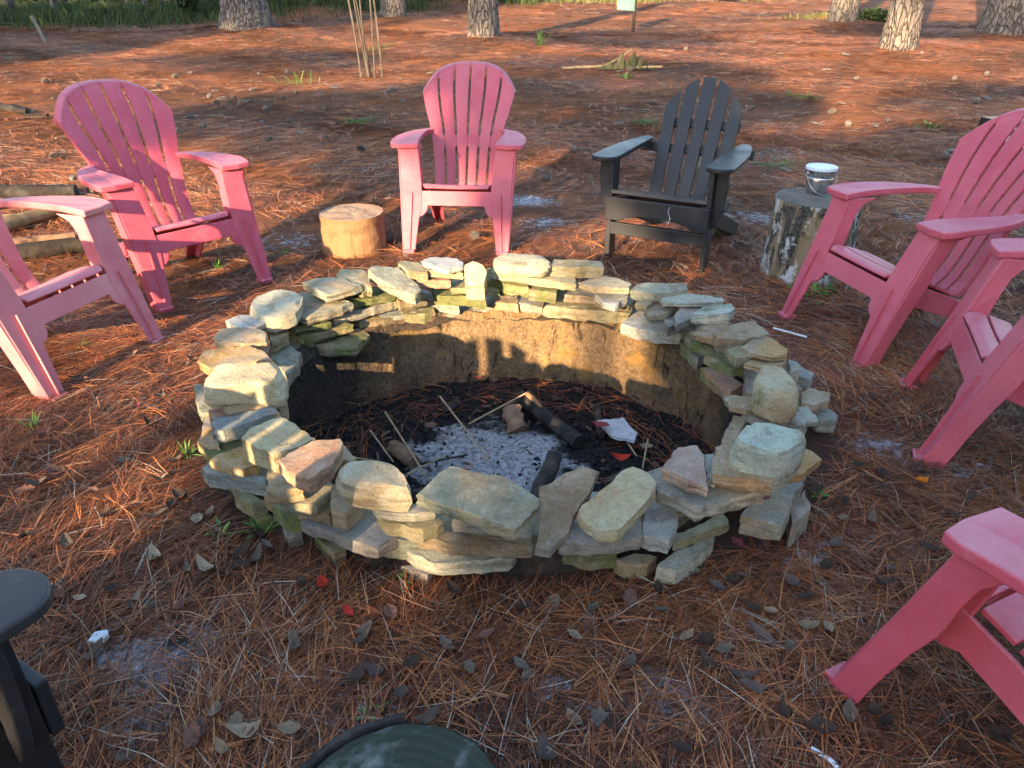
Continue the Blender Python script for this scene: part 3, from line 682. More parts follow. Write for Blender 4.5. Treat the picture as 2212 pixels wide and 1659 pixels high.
def make_pink():
    root = empty('adirondack_chair'); mt = M['pink']
    yf = lambda z: .34 * z                                # slope of the front face
    # backrest: six slats moulded with grooves, slots above and below the middle band
    R = [0, .035, .06, .12, .2, .28, .36, .405, .415, .44, .47, .495, .505, .55, .62, .7, .78, .85, .90, .912, .925, .94, .955, .97, .985, 1.0]
    for s in range(6):
        t0, t1 = -1 + s / 3, -1 + (s + 1) / 3; Fv, Bv = [], []
        for r in R:
            slot = (.0 <= r <= .410) or (.50 < r < .906)
            gap = .0080 if slot else .0012
            for c in range(5):
                tt = t0 + (t1 - t0) * c / 4
                top = 1 - .245 * abs(tt) ** 2.0
                rr_ = r if r <= .5 else .5 + (r - .5) * (top - .5) / .5
                y, z = back_pt(rr_, tt); w = lerp_tab(WTAB, rr_)
                x = tt * w
                if c == 0 and s > 0: x += gap
                if c == 4 and s < 5: x -= gap
                if c in (1, 3): x = x
                y -= .040 * tt * tt * min(1, .35 + r)
                lip = max(0, r - .925) / .075
                y += .030 * lip ** 2; z -= .006 * lip ** 2
                bul = .0 if lip == 0 else .006 * math.sin(math.pi * min(1, lip * 1.2))
                if not slot and r < .9: y += .0015
                nrm = Vector((0, -.93, .36))
                th = .011 + (.016 * (abs(tt) > .98)) + .012 * (lip > 0)
                p = Vector((x, y, z)) + nrm * bul
                if c in (0, 4) and lip == 0: p -= nrm * .0025
                Fv.append(p); Bv.append(p - nrm * th)
        V = Fv + Bv; n = len(Fv); F = []
        for a in range(len(R) - 1):
            for c in range(4):
                q = (a * 5 + c, a * 5 + c + 1, a * 5 + c + 6, a * 5 + c + 5); F.append(q); F.append(tuple(n + k for k in reversed(q)))
            F.append((a * 5, a * 5 + 5, n + a * 5 + 5, n + a * 5)); F.append((a * 5 + 4, n + a * 5 + 4, n + a * 5 + 9, a * 5 + 9))
        for c in range(4):
            F.append((c, n + c, n + c + 1, c + 1)); k = (len(R) - 1) * 5; F.append((k + c, k + c + 1, n + k + c + 1, n + k + c))
        me = mesh('back_slat', V, F, True, 38); fix_normals(me); link('back_slat', me, mt, root)
    # seat slats
    sp = spline([(.104, .318), (.108, .342), (.128, .357), (.165, .355), (.24, .336), (.32, .308), (.40, .272), (.47, .238), (.50, .228)], 10)
    d = [0]
    for p, q in zip(sp, sp[1:]): d.append(d[-1] + math.hypot(q[0] - p[0], q[1] - p[1]))
    def sprof(L):
        for i2 in range(len(d) - 1):
            if L <= d[i2 + 1]:
                u = (L - d[i2]) / (d[i2 + 1] - d[i2]); return tuple(sp[i2][k] * (1 - u) + sp[i2 + 1][k] * u for k in (0, 1))
        return sp[-1]
    N = 5; tot = d[-1]; cuts = [.022, .112, .20, .285, .37, tot]
    for s in range(N):
        a, b = cuts[s] + .0055, cuts[s + 1] - .0055; A, B = [], []
        rows = 7
        for k in range(rows):
            L = a + (b - a) * k / (rows - 1); y, z = sprof(L); y2, z2 = sprof(min(tot, L + .004)); tx, tz = y2 - y, z2 - z
            l = math.hypot(tx, tz) or 1; ny, nz_ = -tz / l, tx / l
            hw = .200 if s < 4 else .200 - .05 * (k / (rows - 1)) ** 2
            hw = min(hw, .178 + .5 * max(0, y - .11))
            for xx in (-hw, -hw * .5, 0, hw * .5, hw):
                dip = .006 * (1 - (xx / hw) ** 2)
                A.append(Vector((xx, y - ny * dip, z - nz_ * dip))); B.append(Vector((xx, y - ny * (dip + .014), z - nz_ * (dip + .014))))
        V = A + B; n = len(A); F = []
        for r in range(rows - 1):
            for c in range(4):
                q = (r * 5 + c, r * 5 + c + 1, r * 5 + c + 6, r * 5 + c + 5); F.append(q); F.append(tuple(n + k for k in reversed(q)))
            F.append((r * 5, r * 5 + 5, n + r * 5 + 5, n + r * 5)); F.append((r * 5 + 4, n + r * 5 + 4, n + r * 5 + 9, r * 5 + 9))
        for c in range(4):
            F.append((c, n + c, n + c + 1, c + 1)); k = (rows - 1) * 5; F.append((k + c, k + c + 1, n + k + c + 1, n + k + c))
        me = mesh('seat_slat', V, F, True, 38); fix_normals(me); bevel(link('seat_slat', me, mt, root), .003, 2)
    # front apron with its arch
    ap = [(-.205, .326), (.205, .326), (.225, .20)] + [(.215 - .055 * math.sin(a), .19 + .06 * (1 - math.cos(a))) for a in [k * math.pi / 12 for k in range(1, 7)]]
    ap += [(-x, z) for x, z in reversed(ap[2:])]
    plate('front_apron', ap, lambda u, v: Vector((u, yf(v) + .004, v)), Vector((0, .012, -.004)), mt, root, .003)
    for s in (1, -1):
        legp = [(.232, 0), (.300, 0), (.304, .15), (.309, .33), (.318, .50), (.340, .552), (.218, .552), (.207, .46), (.196, .36), (.194, .26), (.210, .17)]
        leg = plate('front_leg', [(s * x, z) for x, z in legp], lambda u, v: Vector((u, yf(v), v)), Vector((0, .011, -.004)), mt, root, .003)
        sidep = [(0, 0), (.068, 0), (.105, .12), (.150, .24), (.190, .33), (.212, .42), (.232, .48), (.265, .52), (.33, .548), (yf(.548), .548)]
        xo = lambda z: .300 + .03 * z / .55
        # outer cheek and inner cheek of the leg, and the flat toe
        plate('leg_side', sidep, lambda u, v: Vector((s * (xo(v) + .001), u + .004, v)), Vector((-s * .010, 0, 0)), mt, leg, .003)
        innp = [(yf(.20) + .004, .20), (.155, .22), (.188, .33), (.210, .42), (.230, .48), (.262, .52), (.325, .546), (yf(.546) + .004, .546), (yf(.36) + .004, .36)]
        plate('leg_side', innp, lambda u, v: Vector((s * (.199 + .02 * max(0, v - .4) / .15), u, v)), Vector((s * .009, 0, 0)), mt, leg, .003)
        toe = [(.232, -.018), (.296, -.018), (.298, .045), (.230, .045)]
        plate('toe', [(s * x, y) for x, y in toe], lambda u, v: Vector((u, v, .020)), Vector((0, 0, -.020)), mt, leg, .004)
        rib = [(.0, .02), (.012, .02), (.012 + .34 * .30, .32), (.34 * .30, .32)]
        plate('rib', rib, lambda u, v: Vector((s * (.258 - .04 * v), u + .34 * .02 - .012, v)), Vector((s * .006, 0, 0)), mt, leg, 0)
        # arm
        armp = [(.212, .168), (.300, .160), (.362, .168), (.374, .20), (.378, .27), (.372, .36), (.350, .46), (.318, .545), (.282, .602), (.248, .638), (.212, .660), (.196, .646), (.204, .618), (.222, .586), (.232, .53), (.232, .43), (.226, .32), (.218, .24)]
        plate('arm', [(s * x, y) for x, y in armp], lambda u, v: Vector((u, v, .577 - .010 * max(0, .26 - v) / .10 + .004 * math.sin(v * 6))), Vector((0, 0, -.027)), mt, root, .006, 3)
        # side rail under the seat
        railp = [(.115, .325), (.16, .330), (.28, .298), (.40, .250), (.50, .215), (.53, .18), (.50, .135), (.40, .165), (.28, .205), (.19, .235), (.15, .22)]
        plate('side_rail', railp, lambda u, v: Vector((s * .203, u, v)), Vector((s * .012, 0, 0)), mt, root, .003)
        rl = [(.455, .225), (.525, .205), (.60, .11), (.685, 0), (.625, 0), (.55, .09), (.48, .15), (.44, .165)]
        ro = plate('rear_leg', rl, lambda u, v: Vector((s * .216, u, v)), Vector((s * .010, 0, 0)), mt, root, .003)
        plate('leg_side', [(.170, .0), (.222, .0), (.218, .21), (.150, .19)], lambda u, v: Vector((s * u, .690 - .74 * v, v)), Vector((0, -.010, -.004)), mt, ro, .003)
    rs = [(-.215, .215), (.215, .215), (.205, .15), (.12, .135), (-.12, .135), (-.205, .15)]
    plate('rear_apron', rs, lambda u, v: Vector((u, .535 - 1.2 * u * u + .02 * (v - .2), v)), Vector((0, -.010, 0)), mt, root, .003)
    return root
def place(o, mid, f, z=None, tilt=0.0):
    o.location = (mid[0], mid[1], gzf(*mid) + .004 if z is None else z)
    o.rotation_euler = (tilt, 0, math.atan2(f[0], -f[1]))
pink = make_pink()
GP = 'pink chairs around the fire pit'
PINK = [((-.32, 4.18), (-.08, -1), 'pink resin chair facing the camera behind the pit, beside the pale stump', .15),
        ((-1.44, 3.54), (.73, -.68), 'pink resin chair angled towards the pit at upper left, whole in view', 0),
        ((-1.60, 2.75), (.95, -.31), 'sun faded pink chair cut off by the left edge of the picture', .75),
        ((1.32, 3.03), (-.97, -.24), 'pink resin chair in front of the tall stump that carries the pail', .05),
        ((1.41, 2.35), (-.94, .33), 'pink chair cut by the right edge, between its two pink neighbours', .1),
        ((.97, 1.335), (-.45, .89), 'nearest pink chair in the lower right corner, seen from behind its arm', .0)]
for i2, (m, f, lb, fade) in enumerate(PINK):
    o = pink if i2 == 0 else copy_tree(pink)
    place(o, m, f); tag(o, lb, 'chair', GP)
    def setc(q):
        q.color = (fade, 0, 0, 1)
        for ch in q.children: setc(ch)
    setc(o)

# ---------------------------------------------------------------- black slatted chairs
def board(name, p0, p1, w, t, up, mt, parent, bw=.003):
    p0, p1, up = Vector(p0), Vector(p1), Vector(up); d = (p1 - p0).normalized(); s = d.cross(up).normalized(); n = s.cross(d).normalized()
    V = [p + s * (a * w / 2) + n * (b * t / 2) for p in (p0, p1) for a, b in ((-1, -1), (1, -1), (1, 1), (-1, 1))]
    me = mesh(name, V, [(0, 1, 2, 3), (7, 6, 5, 4), (0, 4, 5, 1), (1, 5, 6, 2), (2, 6, 7, 3), (3, 7, 4, 0)]); fix_normals(me)
    return bevel(link(name, me, mt, parent), bw, 2)
def make_black():
    root = empty('slatted_chair'); mt = M['black']; XL = .268
    for s in (1, -1):
        leg = board('front_leg', (s * XL, .045, 0), (s * XL, .045, .535), .092, .026, (s, 0, 0), mt, root)
        for z in (.26, .33): 
            sc = mesh('screw', [(s * (XL + .0135), .03 + .005 * math.cos(a), z + .005 * math.sin(a)) for a in [k * math.pi / 4 for k in range(8)]] + [(s * (XL + .0165), .03, z)], [(k, (k + 1) % 8, 8) for k in range(8)]); fix_normals(sc)
            link('screw', sc, M['screw'], leg)
        br = [(.0, .535), (.062, .535), (.066, .46), (.058, .38), (.040, .30), (.018, .24), (.0, .225)]
        plate('arm_bracket', br, lambda u, v: Vector((s * (XL + .014 + u), .032, v)), Vector((0, .024, 0)), mt, root)
        arm = [(.306 - .070 * math.cos(math.pi * q / 16), -.010 - .058 * math.sin(math.pi * q / 16)) for q in range(17)] + [(.377, .06), (.374, .20), (.366, .36), (.345, .50), (.320, .60), (.300, .635), (.262, .635), (.250, .60), (.244, .40), (.236, .10)]
        plate('arm', [(s * x, y) for x, y in arm], lambda u, v: Vector((u, v, .560)), Vector((0, 0, -.024)), mt, root, .006, 3)
        # long stringer from the front leg down to the rear foot
        st = [(.02, .345), (.02, .255), (.10, .235), (.76, 0), (.88, 0), (.88, .045), (.45, .205), (.30, .275)]
        plate('rear_leg', st, lambda u, v: Vector((s * (XL - .040), u, v)), Vector((s * .025, 0, 0)), mt, root)
    apr = [(-.282, .225), (-.20, .225)] + [(-.20 + .40 * k / 12, .225 + .038 * math.sin(math.pi * k / 12) ** .6) for k in range(1, 12)] + [(.20, .225), (.282, .225), (.282, .348), (-.282, .348)]
    plate('front_apron', apr, lambda u, v: Vector((u, -.004, v)), Vector((0, -.024, 0)), mt, root)
    board('stretcher', (-.262, .014, .172), (.262, .014, .172), .066, .024, (0, -1, 0), mt, root)
    ys = [(.008, .362), (.085, .350), (.165, .325), (.245, .294), (.325, .262), (.400, .232)]
    for y, z in ys: board('seat_slat', (-.262, y + .02, z), (.262, y + .02, z), .070, .022, (0, .34, .94), mt, root)
    # five fanned back slats with an arched top
    B0 = Vector((0, .455, .225)); ax = Vector((0, .44, .898)).normalized(); nrm = Vector((0, -.898, .44))
    tops = [.655, .750, .785, .750, .655]
    for k in range(5):
        c0, c1 = (k - 2) * .087, (k - 2) * .094; h = tops[k]; w0, w1 = .034, .0355; out = []
        def arch(x): return .735 - 3.6 * x * x
        pts = [(c0 - w0, 0), (c0 + w0, 0)]
        xs = [c1 + w1 - 2 * w1 * q / 10 for q in range(11)]
        for x in xs: pts.append((x, arch(x) if abs(x) < .30 else arch(.30)))
        plate('back_slat', pts, lambda u, v: B0 + Vector((u, 0, 0)) + ax * v, -nrm * .021, mt, root, .003)
    for v, hw in ((.475, .225), (.325, .335), (.03, .26)):
        c = B0 + ax * v - nrm * .034
        board('back_rail', c + Vector((-hw, 0, 0)), c + Vector((hw, 0, 0)), .05, .024, nrm, mt, root)
    return root
blk = make_black()
place(blk, (.765, 4.01), (-.47, -.88)); tag(blk, 'black slatted chair with arched back between the pink chairs behind the pit', 'chair', 'black slatted chairs')
blk2 = copy_tree(blk); place(blk2, (-1.035, 1.03), (.52, .855)); tag(blk2, 'black slatted chair of which only one arm and leg show at lower left', 'chair', 'black slatted chairs')
# bird dropping streak on the front board of the far black chair
V = []; F = []
for k in range(9):
    z = .335 - k * .011; x = .075 - .006 * math.sin(k * .9); w = .0011 if k < 5 else .0025 * (1 if k % 2 else .5); b = len(V)
    V += [(x - w, -.0292, z), (x + w, -.0292, z), (x + w * .8, -.0296, z - .009), (x - w * .8, -.0296, z - .009)]; F.append((b, b + 1, b + 2, b + 3))
link('white_streak', mesh('white_streak', V, F), M['boxwhite'], blk)

# ---------------------------------------------------------------- stumps, pail, block
def stump(name, cx, cy, r, h, side, top, label, seed, sink=.03, flare=.06, lump=.05, cat='stump', bark_lip=0, tilt=0):
    root = empty(name, (cx, cy, gzf(cx, cy) - sink)); n, m = 72, 24; V, F = [], []
    H_ = h + sink
    for a in range(m + 1):
        f = a / m
        for b in range(n):
            t = 2 * math.pi * b / n; c, s = math.cos(t), math.sin(t)
            k = r * (1 + flare * (1 - f) ** 2 + lump * nz((c, s, f * .6), 1.4, seed) + .018 * nz((c * 2, s * 2, f * 1.5), 3.5, seed) + .010 * nz((c * 3, s * 3, f), 9, seed))
            V.append((k * c, k * s, H_ * f * (1 if f < 1 else 1) + tilt * c * f))
    for a in range(m):
        for b in range(n): F.append((a * n + b, a * n + (b + 1) % n, a * n + n + (b + 1) % n, a * n + n + b))
    link('bark', mesh('bark', V, F, True), side, root)
    T, G_ = [], []
    rings = 9
    for a in range(rings, 0, -1):
        for b in range(n):
            v = Vector(V[m * n + b]); k = a / rings
            T.append((v.x * k, v.y * k, H_ + tilt * math.cos(2 * math.pi * b / n) * k + (.006 * nz((v.x * k, v.y * k, 0), 40, seed) + .009 * nz((v.x * k, v.y * k, 0), 11, seed)) * (k < .98) - (.0 if k < 1 else .002)))
    T.append((0, 0, H_))
    for a in range(rings - 1):
        for b in range(n): G_.append((a * n + b, a * n + (b + 1) % n, a * n + n + (b + 1) % n, a * n + n + b))
    for b in range(n): G_.append(((rings - 1) * n + b, (rings - 1) * n + (b + 1) % n, rings * n))
    me = mesh('cut_top', T, G_, True); link('cut_top', me, top, root)
    if bark_lip:                                         # loose bark shell standing off the wood
        V, F = [], []
        nn = 26
        for b in range(nn + 1):
            t = D2R(95) + D2R(110) * b / nn; c, s = math.cos(t), math.sin(t)
            for rr_, zz in ((r * 1.035, -.03), (r * 1.035, H_ - .012), (r * 1.05, H_ + .004), (r * 1.12, H_ + .002), (r * 1.14, H_ - .03), (r * 1.13, -.03)):
                k = rr_ * (1 + lump * nz((c, s, .6), 1.4, seed) + .02 * nz((c * 4, s * 4, zz * 4), 4, seed)); V.append((k * c, k * s, zz + .006 * nz((c * 6, s * 6, 0), 3, seed)))
        for b in range(nn):
            for q in range(5): F.append((b * 6 + q, b * 6 + q + 1, b * 6 + 6 + q + 1, b * 6 + 6 + q))
        F += [tuple(range(6)), tuple(nn * 6 + q for q in range(5, -1, -1))]
        me = mesh('loose_bark', V, F, True, 50); fix_normals(me); link('loose_bark', me, side, root)
    tag(root, label, cat); return root
M['lichenlog'] = mat_grain('lichen_log_side', (.10, .075, .045), (.24, .19, .12), (.018, .017, .014), .85)
def mat_lichenlog():
    t = NT('lichen_log', .95, .1)
    v = t.coord('Object', (1, 1, .4)); vo = t.coord('Object')
    n1 = t.noise(v, 9, 6, .7, .5); n2 = t.noise(v, 16, 5, .7); n3 = t.noise(vo, 70, 4, .75); n4 = t.noise(t.coord('Object', (1, 1, .08)), 30, 4, .6)
    c = t.ramp(n4, [(.3, (.14, .105, .06)), (.7, (.30, .23, .14))])
    c = t.mix(t.ramp(n1, [(.47, 0), (.56, .95)]), c, t.ramp(n3, [(.35, (.012, .012, .011)), (.7, (.10, .10, .095))]))
    c = t.mix(t.ramp(t.math('ADD', n2, t.math('MULTIPLY', n3, .35)), [(.68, 0), (.76, .9)]), c, (.50, .52, .52))
    t.color(c); t.bump(n1, .6, .02); t.bump(n3, .5, .008); return t.m
M['lichenlog'] = mat_lichenlog()
stump('tree_stump', -.915, 4.33, .182, .215, M['cutside'], M['cutwood'], 'short pale freshly cut stump left of the middle pink chair', 3, .02, .03, .05)
ts = stump('tree_stump', 1.56, 3.90, .214, .40, M['lichenlog'], M['stumptop'], 'tall lichen covered stump with a pail standing on it', 8, .02, .10, .04)
stump('tree_stump', -.175, .745, .168, .25, M['barkdark'], M['mosstop'], 'dark mossy stump top at the bottom edge of the picture', 14, .02, .02, .06, bark_lip=1)
me = None
bx = [(-.075, -.06), (.07, -.065), (.08, .055), (-.07, .06)]
blkw = plate('wood_block', bx, lambda u, v: Vector((u, v, .125 + .03 * u)), Vector((0, 0, -.14)), M['greywood'], None, .006)
pb = on_ground(1552, 512); blkw.location = (pb.x, pb.y + .03, pb.z); blkw.rotation_euler = (0, 0, .4)
tag(blkw, 'grey weathered wood block behind the black chair', 'wood block')

def lathe(name, prof, n, mat, parent=None, sharp=40):
    V, F = [], []
    for r, z in prof:
        for b in range(n): V.append((r * math.cos(2 * math.pi * b / n), r * math.sin(2 * math.pi * b / n), z))
    for a in range(len(prof) - 1):
        for b in range(n): F.append((a * n + b, a * n + (b + 1) % n, a * n + n + (b + 1) % n, a * n + n + b))
    me = mesh(name, V, F, True, sharp); fix_normals(me); return link(name, me, mat, parent)
def tube(name, pts, r, mat, parent=None, n=8, r1=None, rough=0, seed=0, cap=True):
    V, F = [], []; pts = [Vector(p) for p in pts]; m = len(pts)
    for i2, p in enumerate(pts):
        d = (pts[min(i2 + 1, m - 1)] - pts[max(i2 - 1, 0)]).normalized(); u = d.cross(Vector((0, 0, 1)) if abs(d.z) < .9 else Vector((1, 0, 0))).normalized(); w = d.cross(u)
        rr_ = r + ((r1 if r1 is not None else r) - r) * i2 / max(1, m - 1)
        for b in range(n):
            t = 2 * math.pi * b / n; k = rr_ * (1 + rough * nz((math.cos(t), math.sin(t), i2 * .35), 1.7, seed)); V.append(p + u * (k * math.cos(t)) + w * (k * math.sin(t)))
    for a in range(m - 1):
        for b in range(n): F.append((a * n + b, a * n + (b + 1) % n, a * n + n + (b + 1) % n, a * n + n + b))
    if cap: F += [tuple(range(n - 1, -1, -1)), tuple((m - 1) * n + b for b in range(n))]
    me = mesh(name, V, F, True, 55); fix_normals(me); return link(name, me, mat, parent)
pz = ts.location.z + .42
bp = at_h(1772, 420, pz); pail = empty('steel_pail', (bp.x, bp.y + .045, pz + .004)); tag(pail, 'small shiny steel pail with white lid on the tall stump', 'pail')
lathe('pail_body', [(.0, .0), (.056, .0), (.058, .004), (.062, .03), (.0655, .055), (.0685, .075), (.0665, .079), (.069, .083), (.073, .108), (.0755, .118), (.072, .118)], 48, M['pail'], pail)
lathe('lid', [(.0, .128), (.055, .1275), (.071, .1275), (.0755, .131), (.078, .129), (.0785, .117), (.0765, .115)], 48, M['whitelid'], pail)
hnd = tube('handle', [(.072 * math.cos(a), .072 * math.sin(a) - .03 * math.sin(a - .0) - .012, .095 - .092 * math.sin((a - math.pi) * 1.0) ** 1) if False else
                      (.078 * math.cos(a), -.085 * abs(math.sin(a)) * .9 - .01, .098 - .095 * abs(math.sin(a))) for a in [math.pi + math.pi * k / 20 for k in range(21)]], .0016, M['wire'], pail, 6)
for s in (-1, 1):
    lug = lathe('ear', [(.0, .004), (.010, .003), (.011, .0)], 14, M['pail'], pail); lug.location = (s * .0715, -.008, .098); lug.rotation_euler = (0, s * D2R(95), 0)
# embossed rope and letters on the pail's side, as raised wire
for k, (a0, a1, z0) in enumerate([(-2.35, -1.95, .088), (-1.35, -.75, .088)]):
    tube('embossed_line', [((.0705 + .15 * (z - .08)) * math.cos(a), (.0705 + .15 * (z - .08)) * math.sin(a), z) for a, z in [(a0 + (a1 - a0) * q / 10, z0 + .010 * math.sin(q * 1.3)) for q in range(11)]], .0013, M['pail'], pail, 6)
for k in range(6):
    a0 = -2.3 + .32 * k; tube('embossed_line', [(.0735 * math.cos(a0 + .05 * math.cos(t)), .0735 * math.sin(a0 + .05 * math.cos(t)), .1 + .007 * math.sin(t)) for t in [q * math.pi / 6 for q in range(13)]], .001, M['pail'], pail, 5)

# carton at the right edge, behind the chair
cp = on_ground(2128, 338); car = empty('carton', (cp.x + .16, cp.y, cp.z), .25); tag(car, 'black and white carton half hidden behind the pink chair at right', 'box')
plate('panel', [(-.2, -.15), (.2, -.15), (.2, .15), (-.2, .15)], lambda u, v: Vector((u, v, .30)), Vector((0, 0, -.30)), M['boxblack'], car, .004)
plate('flap', [(-.19, -.14), (.19, -.14), (.19, .14), (-.19, .14)], lambda u, v: Vector((u, v, .305)), Vector((0, 0, -.004)), M['boxtan'], car, 0)
for k, (x0, x1, z0, z1) in enumerate([(-.19, -.165, .02, .27), (-.19, -.08, .245, .262), (-.13, -.06, .14, .20), (-.15, -.12, .05, .10), (.0, .15, .10, .13)]):
    plate('printed_mark', [(x0, z0), (x1, z0), (x1, z1), (x0, z1)], lambda u, v: Vector((u, -.152, v)), Vector((0, -.0015, 0)), M['boxwhite'], car, 0)

# ---------------------------------------------------------------- logs at the left
def log(px0, px1, r, mat, label, r1=None, lift=0, seed=0, ext=0.0, cat='log', name='log'):
    a, b = on_ground(*px0), on_ground(*px1); d = (b - a).normalized(); a = a - d * ext
    n = 9; pts = []
    for k in range(n):
        p = a.lerp(b, k / (n - 1)); p.z = gzf(p.x, p.y) + r * .8 + lift; p.x += .03 * nz((k, 0, 0), .5, seed) ; p.y += .03 * nz((0, k, 0), .5, seed); pts.append(p)
    c = pts[0].copy(); o = tube(name, [p - c for p in pts], r, mat, None, 18, r1, .22, seed); o.location = c
    return tag(o, label, cat)
log((15, 430), (170, 428), .060, M['barkdark'], 'dark bark covered log lying farthest back at the left edge', .045, 0, 1, .7)
log((0, 512), (150, 468), .050, M['palewood'], 'pale barkless log among the logs at the left edge', .04, .02, 2, .6)
log((40, 562), (235, 540), .050, M['barkdark'], 'dark round log nearest the camera among the logs at left', .042, 0, 3, .05)
log((0, 480), (90, 478), .035, M['palewood'], 'short broken pale branch under the pink chair arm at left', .02, 0, 4, .4)
log((20, 535), (160, 520), .030, M['halfchar'], 'thin rotten brown log between the pale and the dark log', .025, 0, 6, .3)
log((0, 238), (60, 250), .045, M['barkdark'], 'dark chunk of branch far left beyond the log pile', .03, 0, 9, .2)
log((55, 258), (105, 256), .03, M['barkdark'], 'small dark branch piece beside the far left chunk', .02, 0, 10, .0)

# ---------------------------------------------------------------- things in the pit
def in_pit(px0, px1, z0, z1, r, mat, name, label, cat, r1=None, rough=.25, seed=0, n=8, grp=None, sides=12):
    a, b = at_h(*px0, z0), at_h(*px1, z1); c = a.copy(); pts = [a.lerp(b, k / (n - 1)) - c for k in range(n)]
    o = tube(name, pts, r, mat, None, sides, r1, rough, seed); o.location = c; return tag(o, label, cat, grp)
in_pit((1128, 862), (1250, 955), -.17, -.20, .036, M['char'], 'charred_log', 'thick charred log lying slantwise in the pit', 'log', .03, .35, 3)
in_pit((1140, 852), (1170, 880), -.135, -.145, .012, M['cutside'], 'wood_splinter', 'bright unburnt wood strip on the charred log', 'wood', .008, .3, 4)
in_pit((1102, 880), (1118, 932), -.15, -.215, .034, M['halfchar'], 'burnt_stub', 'upright half burnt wood stub beside the charred log', 'wood', .04, .7, 5, 8, None, 7)
in_pit((1198, 985), (1160, 1085), -.15, -.19, .028, M['char'], 'charred_log', 'black charred stick at the front of the ash behind the flat stones', 'log', .034, .35, 6)
in_pit((850, 965), (895, 1000), -.2, -.2, .03, M['halfchar'], 'burnt_stub', 'short half burnt chunk at the left of the ash', 'wood', .028, .35, 7)
in_pit((1315, 1045), (1360, 1020), -.2, -.2, .022, M['char'], 'charred_log', 'small black stick behind the yellow slab at front right', 'log', .02, .35, 8)
in_pit((1290, 880), (1300, 940), -.19, -.21, .018, M['char'], 'charred_log', 'burnt stick in the char left of the white slab', 'log', .015, .4, 9)
in_pit((990, 870), (960, 885), -.2, -.2, .018, M['char'], 'charred_log', 'small burnt chunk behind the ash', 'log', .015, .4, 12)
for k, (a, b, z0, z1, lb) in enumerate([((832, 890), (928, 1040), -.10, -.20, 'long straight pale twig leaning at the left of the ash'), ((800, 930), (850, 998), -.12, -.20, 'shorter pale twig leftmost in the pit'), ((950, 856), (1062, 1000), -.13, -.215, 'pale twig pointing into the middle of the ash'),
        ((1012, 916), (1142, 846), -.20, -.11, 'pale twig crossing behind the ash up to the wall'), ((1400, 948), (1388, 1012), -.15, -.2, 'upright pale twig near the right wall of the pit'), ((880, 1025), (960, 985), -.19, -.2, 'grey twig lying at the lower left of the ash'),
        ((1355, 955), (1375, 985), -.2, -.2, 'short twig behind the red leaf in the pit'), ((745, 985), (830, 1000), -.08, -.1, 'pale twig behind the striped cream stone')]):
    in_pit(a, b, z0, z1, .0042, M['stick'], 'twig', lb, 'twig', .003, .1, k, 6, None, 6)
in_pit((905, 1003), (1010, 982), -.21, -.20, .0045, M['char'], 'twig', 'black burnt twig lying on the ash', 'twig', .004, .2, 31, 6, None, 6)
tw = on_ground(1668, 722); tw2 = on_ground(1740, 742)
o = tube('twig', [(0, 0, .03), (tw2 - tw) + Vector((0, 0, .03))], .0045, M['boxwhite'], None, 6); o.location = tw; tag(o, 'white twig lying outside the ring at right', 'twig')
# the white slab in the pit
P = [at_h(x, y, -.17) for x, y in ((1290, 908), (1345, 902), (1377, 935), (1370, 952), (1320, 940))]
c = sum(P, Vector()) / 5
o = build_stone(P, .018, 'wh'); o.parent = None; o.location = c; o.name = 'flat_stone'; o.color = (.50, .54, .60, 0); tag(o, 'flat bluish white stone slab lying inside the pit', 'stone')
# charcoal lumps: too many to count
lv, lf = [], []
ico = [(0, 0, 1), (.9, 0, .3), (.28, .85, .4), (-.72, .53, .35), (-.72, -.53, .4), (.28, -.85, .3), (.72, .5, -.4), (-.28, .85, -.4), (-.9, 0, -.4), (-.28, -.85, -.4), (.72, -.53, -.4), (0, 0, -.9)]
icf = [(0, 1, 2), (0, 2, 3), (0, 3, 4), (0, 4, 5), (0, 5, 1), (1, 6, 2), (2, 7, 3), (3, 8, 4), (4, 9, 5), (5, 10, 1), (6, 7, 2), (7, 8, 3), (8, 9, 4), (9, 10, 5), (10, 6, 1), (11, 7, 6), (11, 8, 7), (11, 9, 8), (11, 10, 9), (11, 6, 10)]
random.seed(21)
for k in range(1500):
    t = random.uniform(0, 2 * math.pi); q = math.sqrt(random.uniform(.0, .93)); x, y = PA * q * math.cos(t), PB * q * math.sin(t)
    inash = math.hypot((x + .04) / .36, (y - .06) / .31)
    if inash < .85 and random.random() > .25: continue
    s = random.uniform(.004, .014) * (1.5 if random.random() < .12 else 1) * (.5 if inash < .85 else 1)
    z = -.245 + .02 * (1 - q) + .05 * max(0, q - .72) / .28 + nz((x, y, 0), 4) * .02 + nz((x, y, 1), 14) * .012
    b = len(lv); sx_, sy_, sz_ = [s * random.uniform(.6, 1.5) for _ in range(3)]; ca, sa = math.cos(t * 7), math.sin(t * 7)
    for v in ico: vx, vy = v[0] * sx_, v[1] * sy_; lv.append((x + vx * ca - vy * sa, y + vx * sa + vy * ca, z + v[2] * sz_ + s * .4))
    lf += [tuple(b + w for w in f) for f in icf]
me = mesh('charcoal', lv, lf); o = link('charcoal', me, M['coal'], pit); o['kind'] = 'stuff'

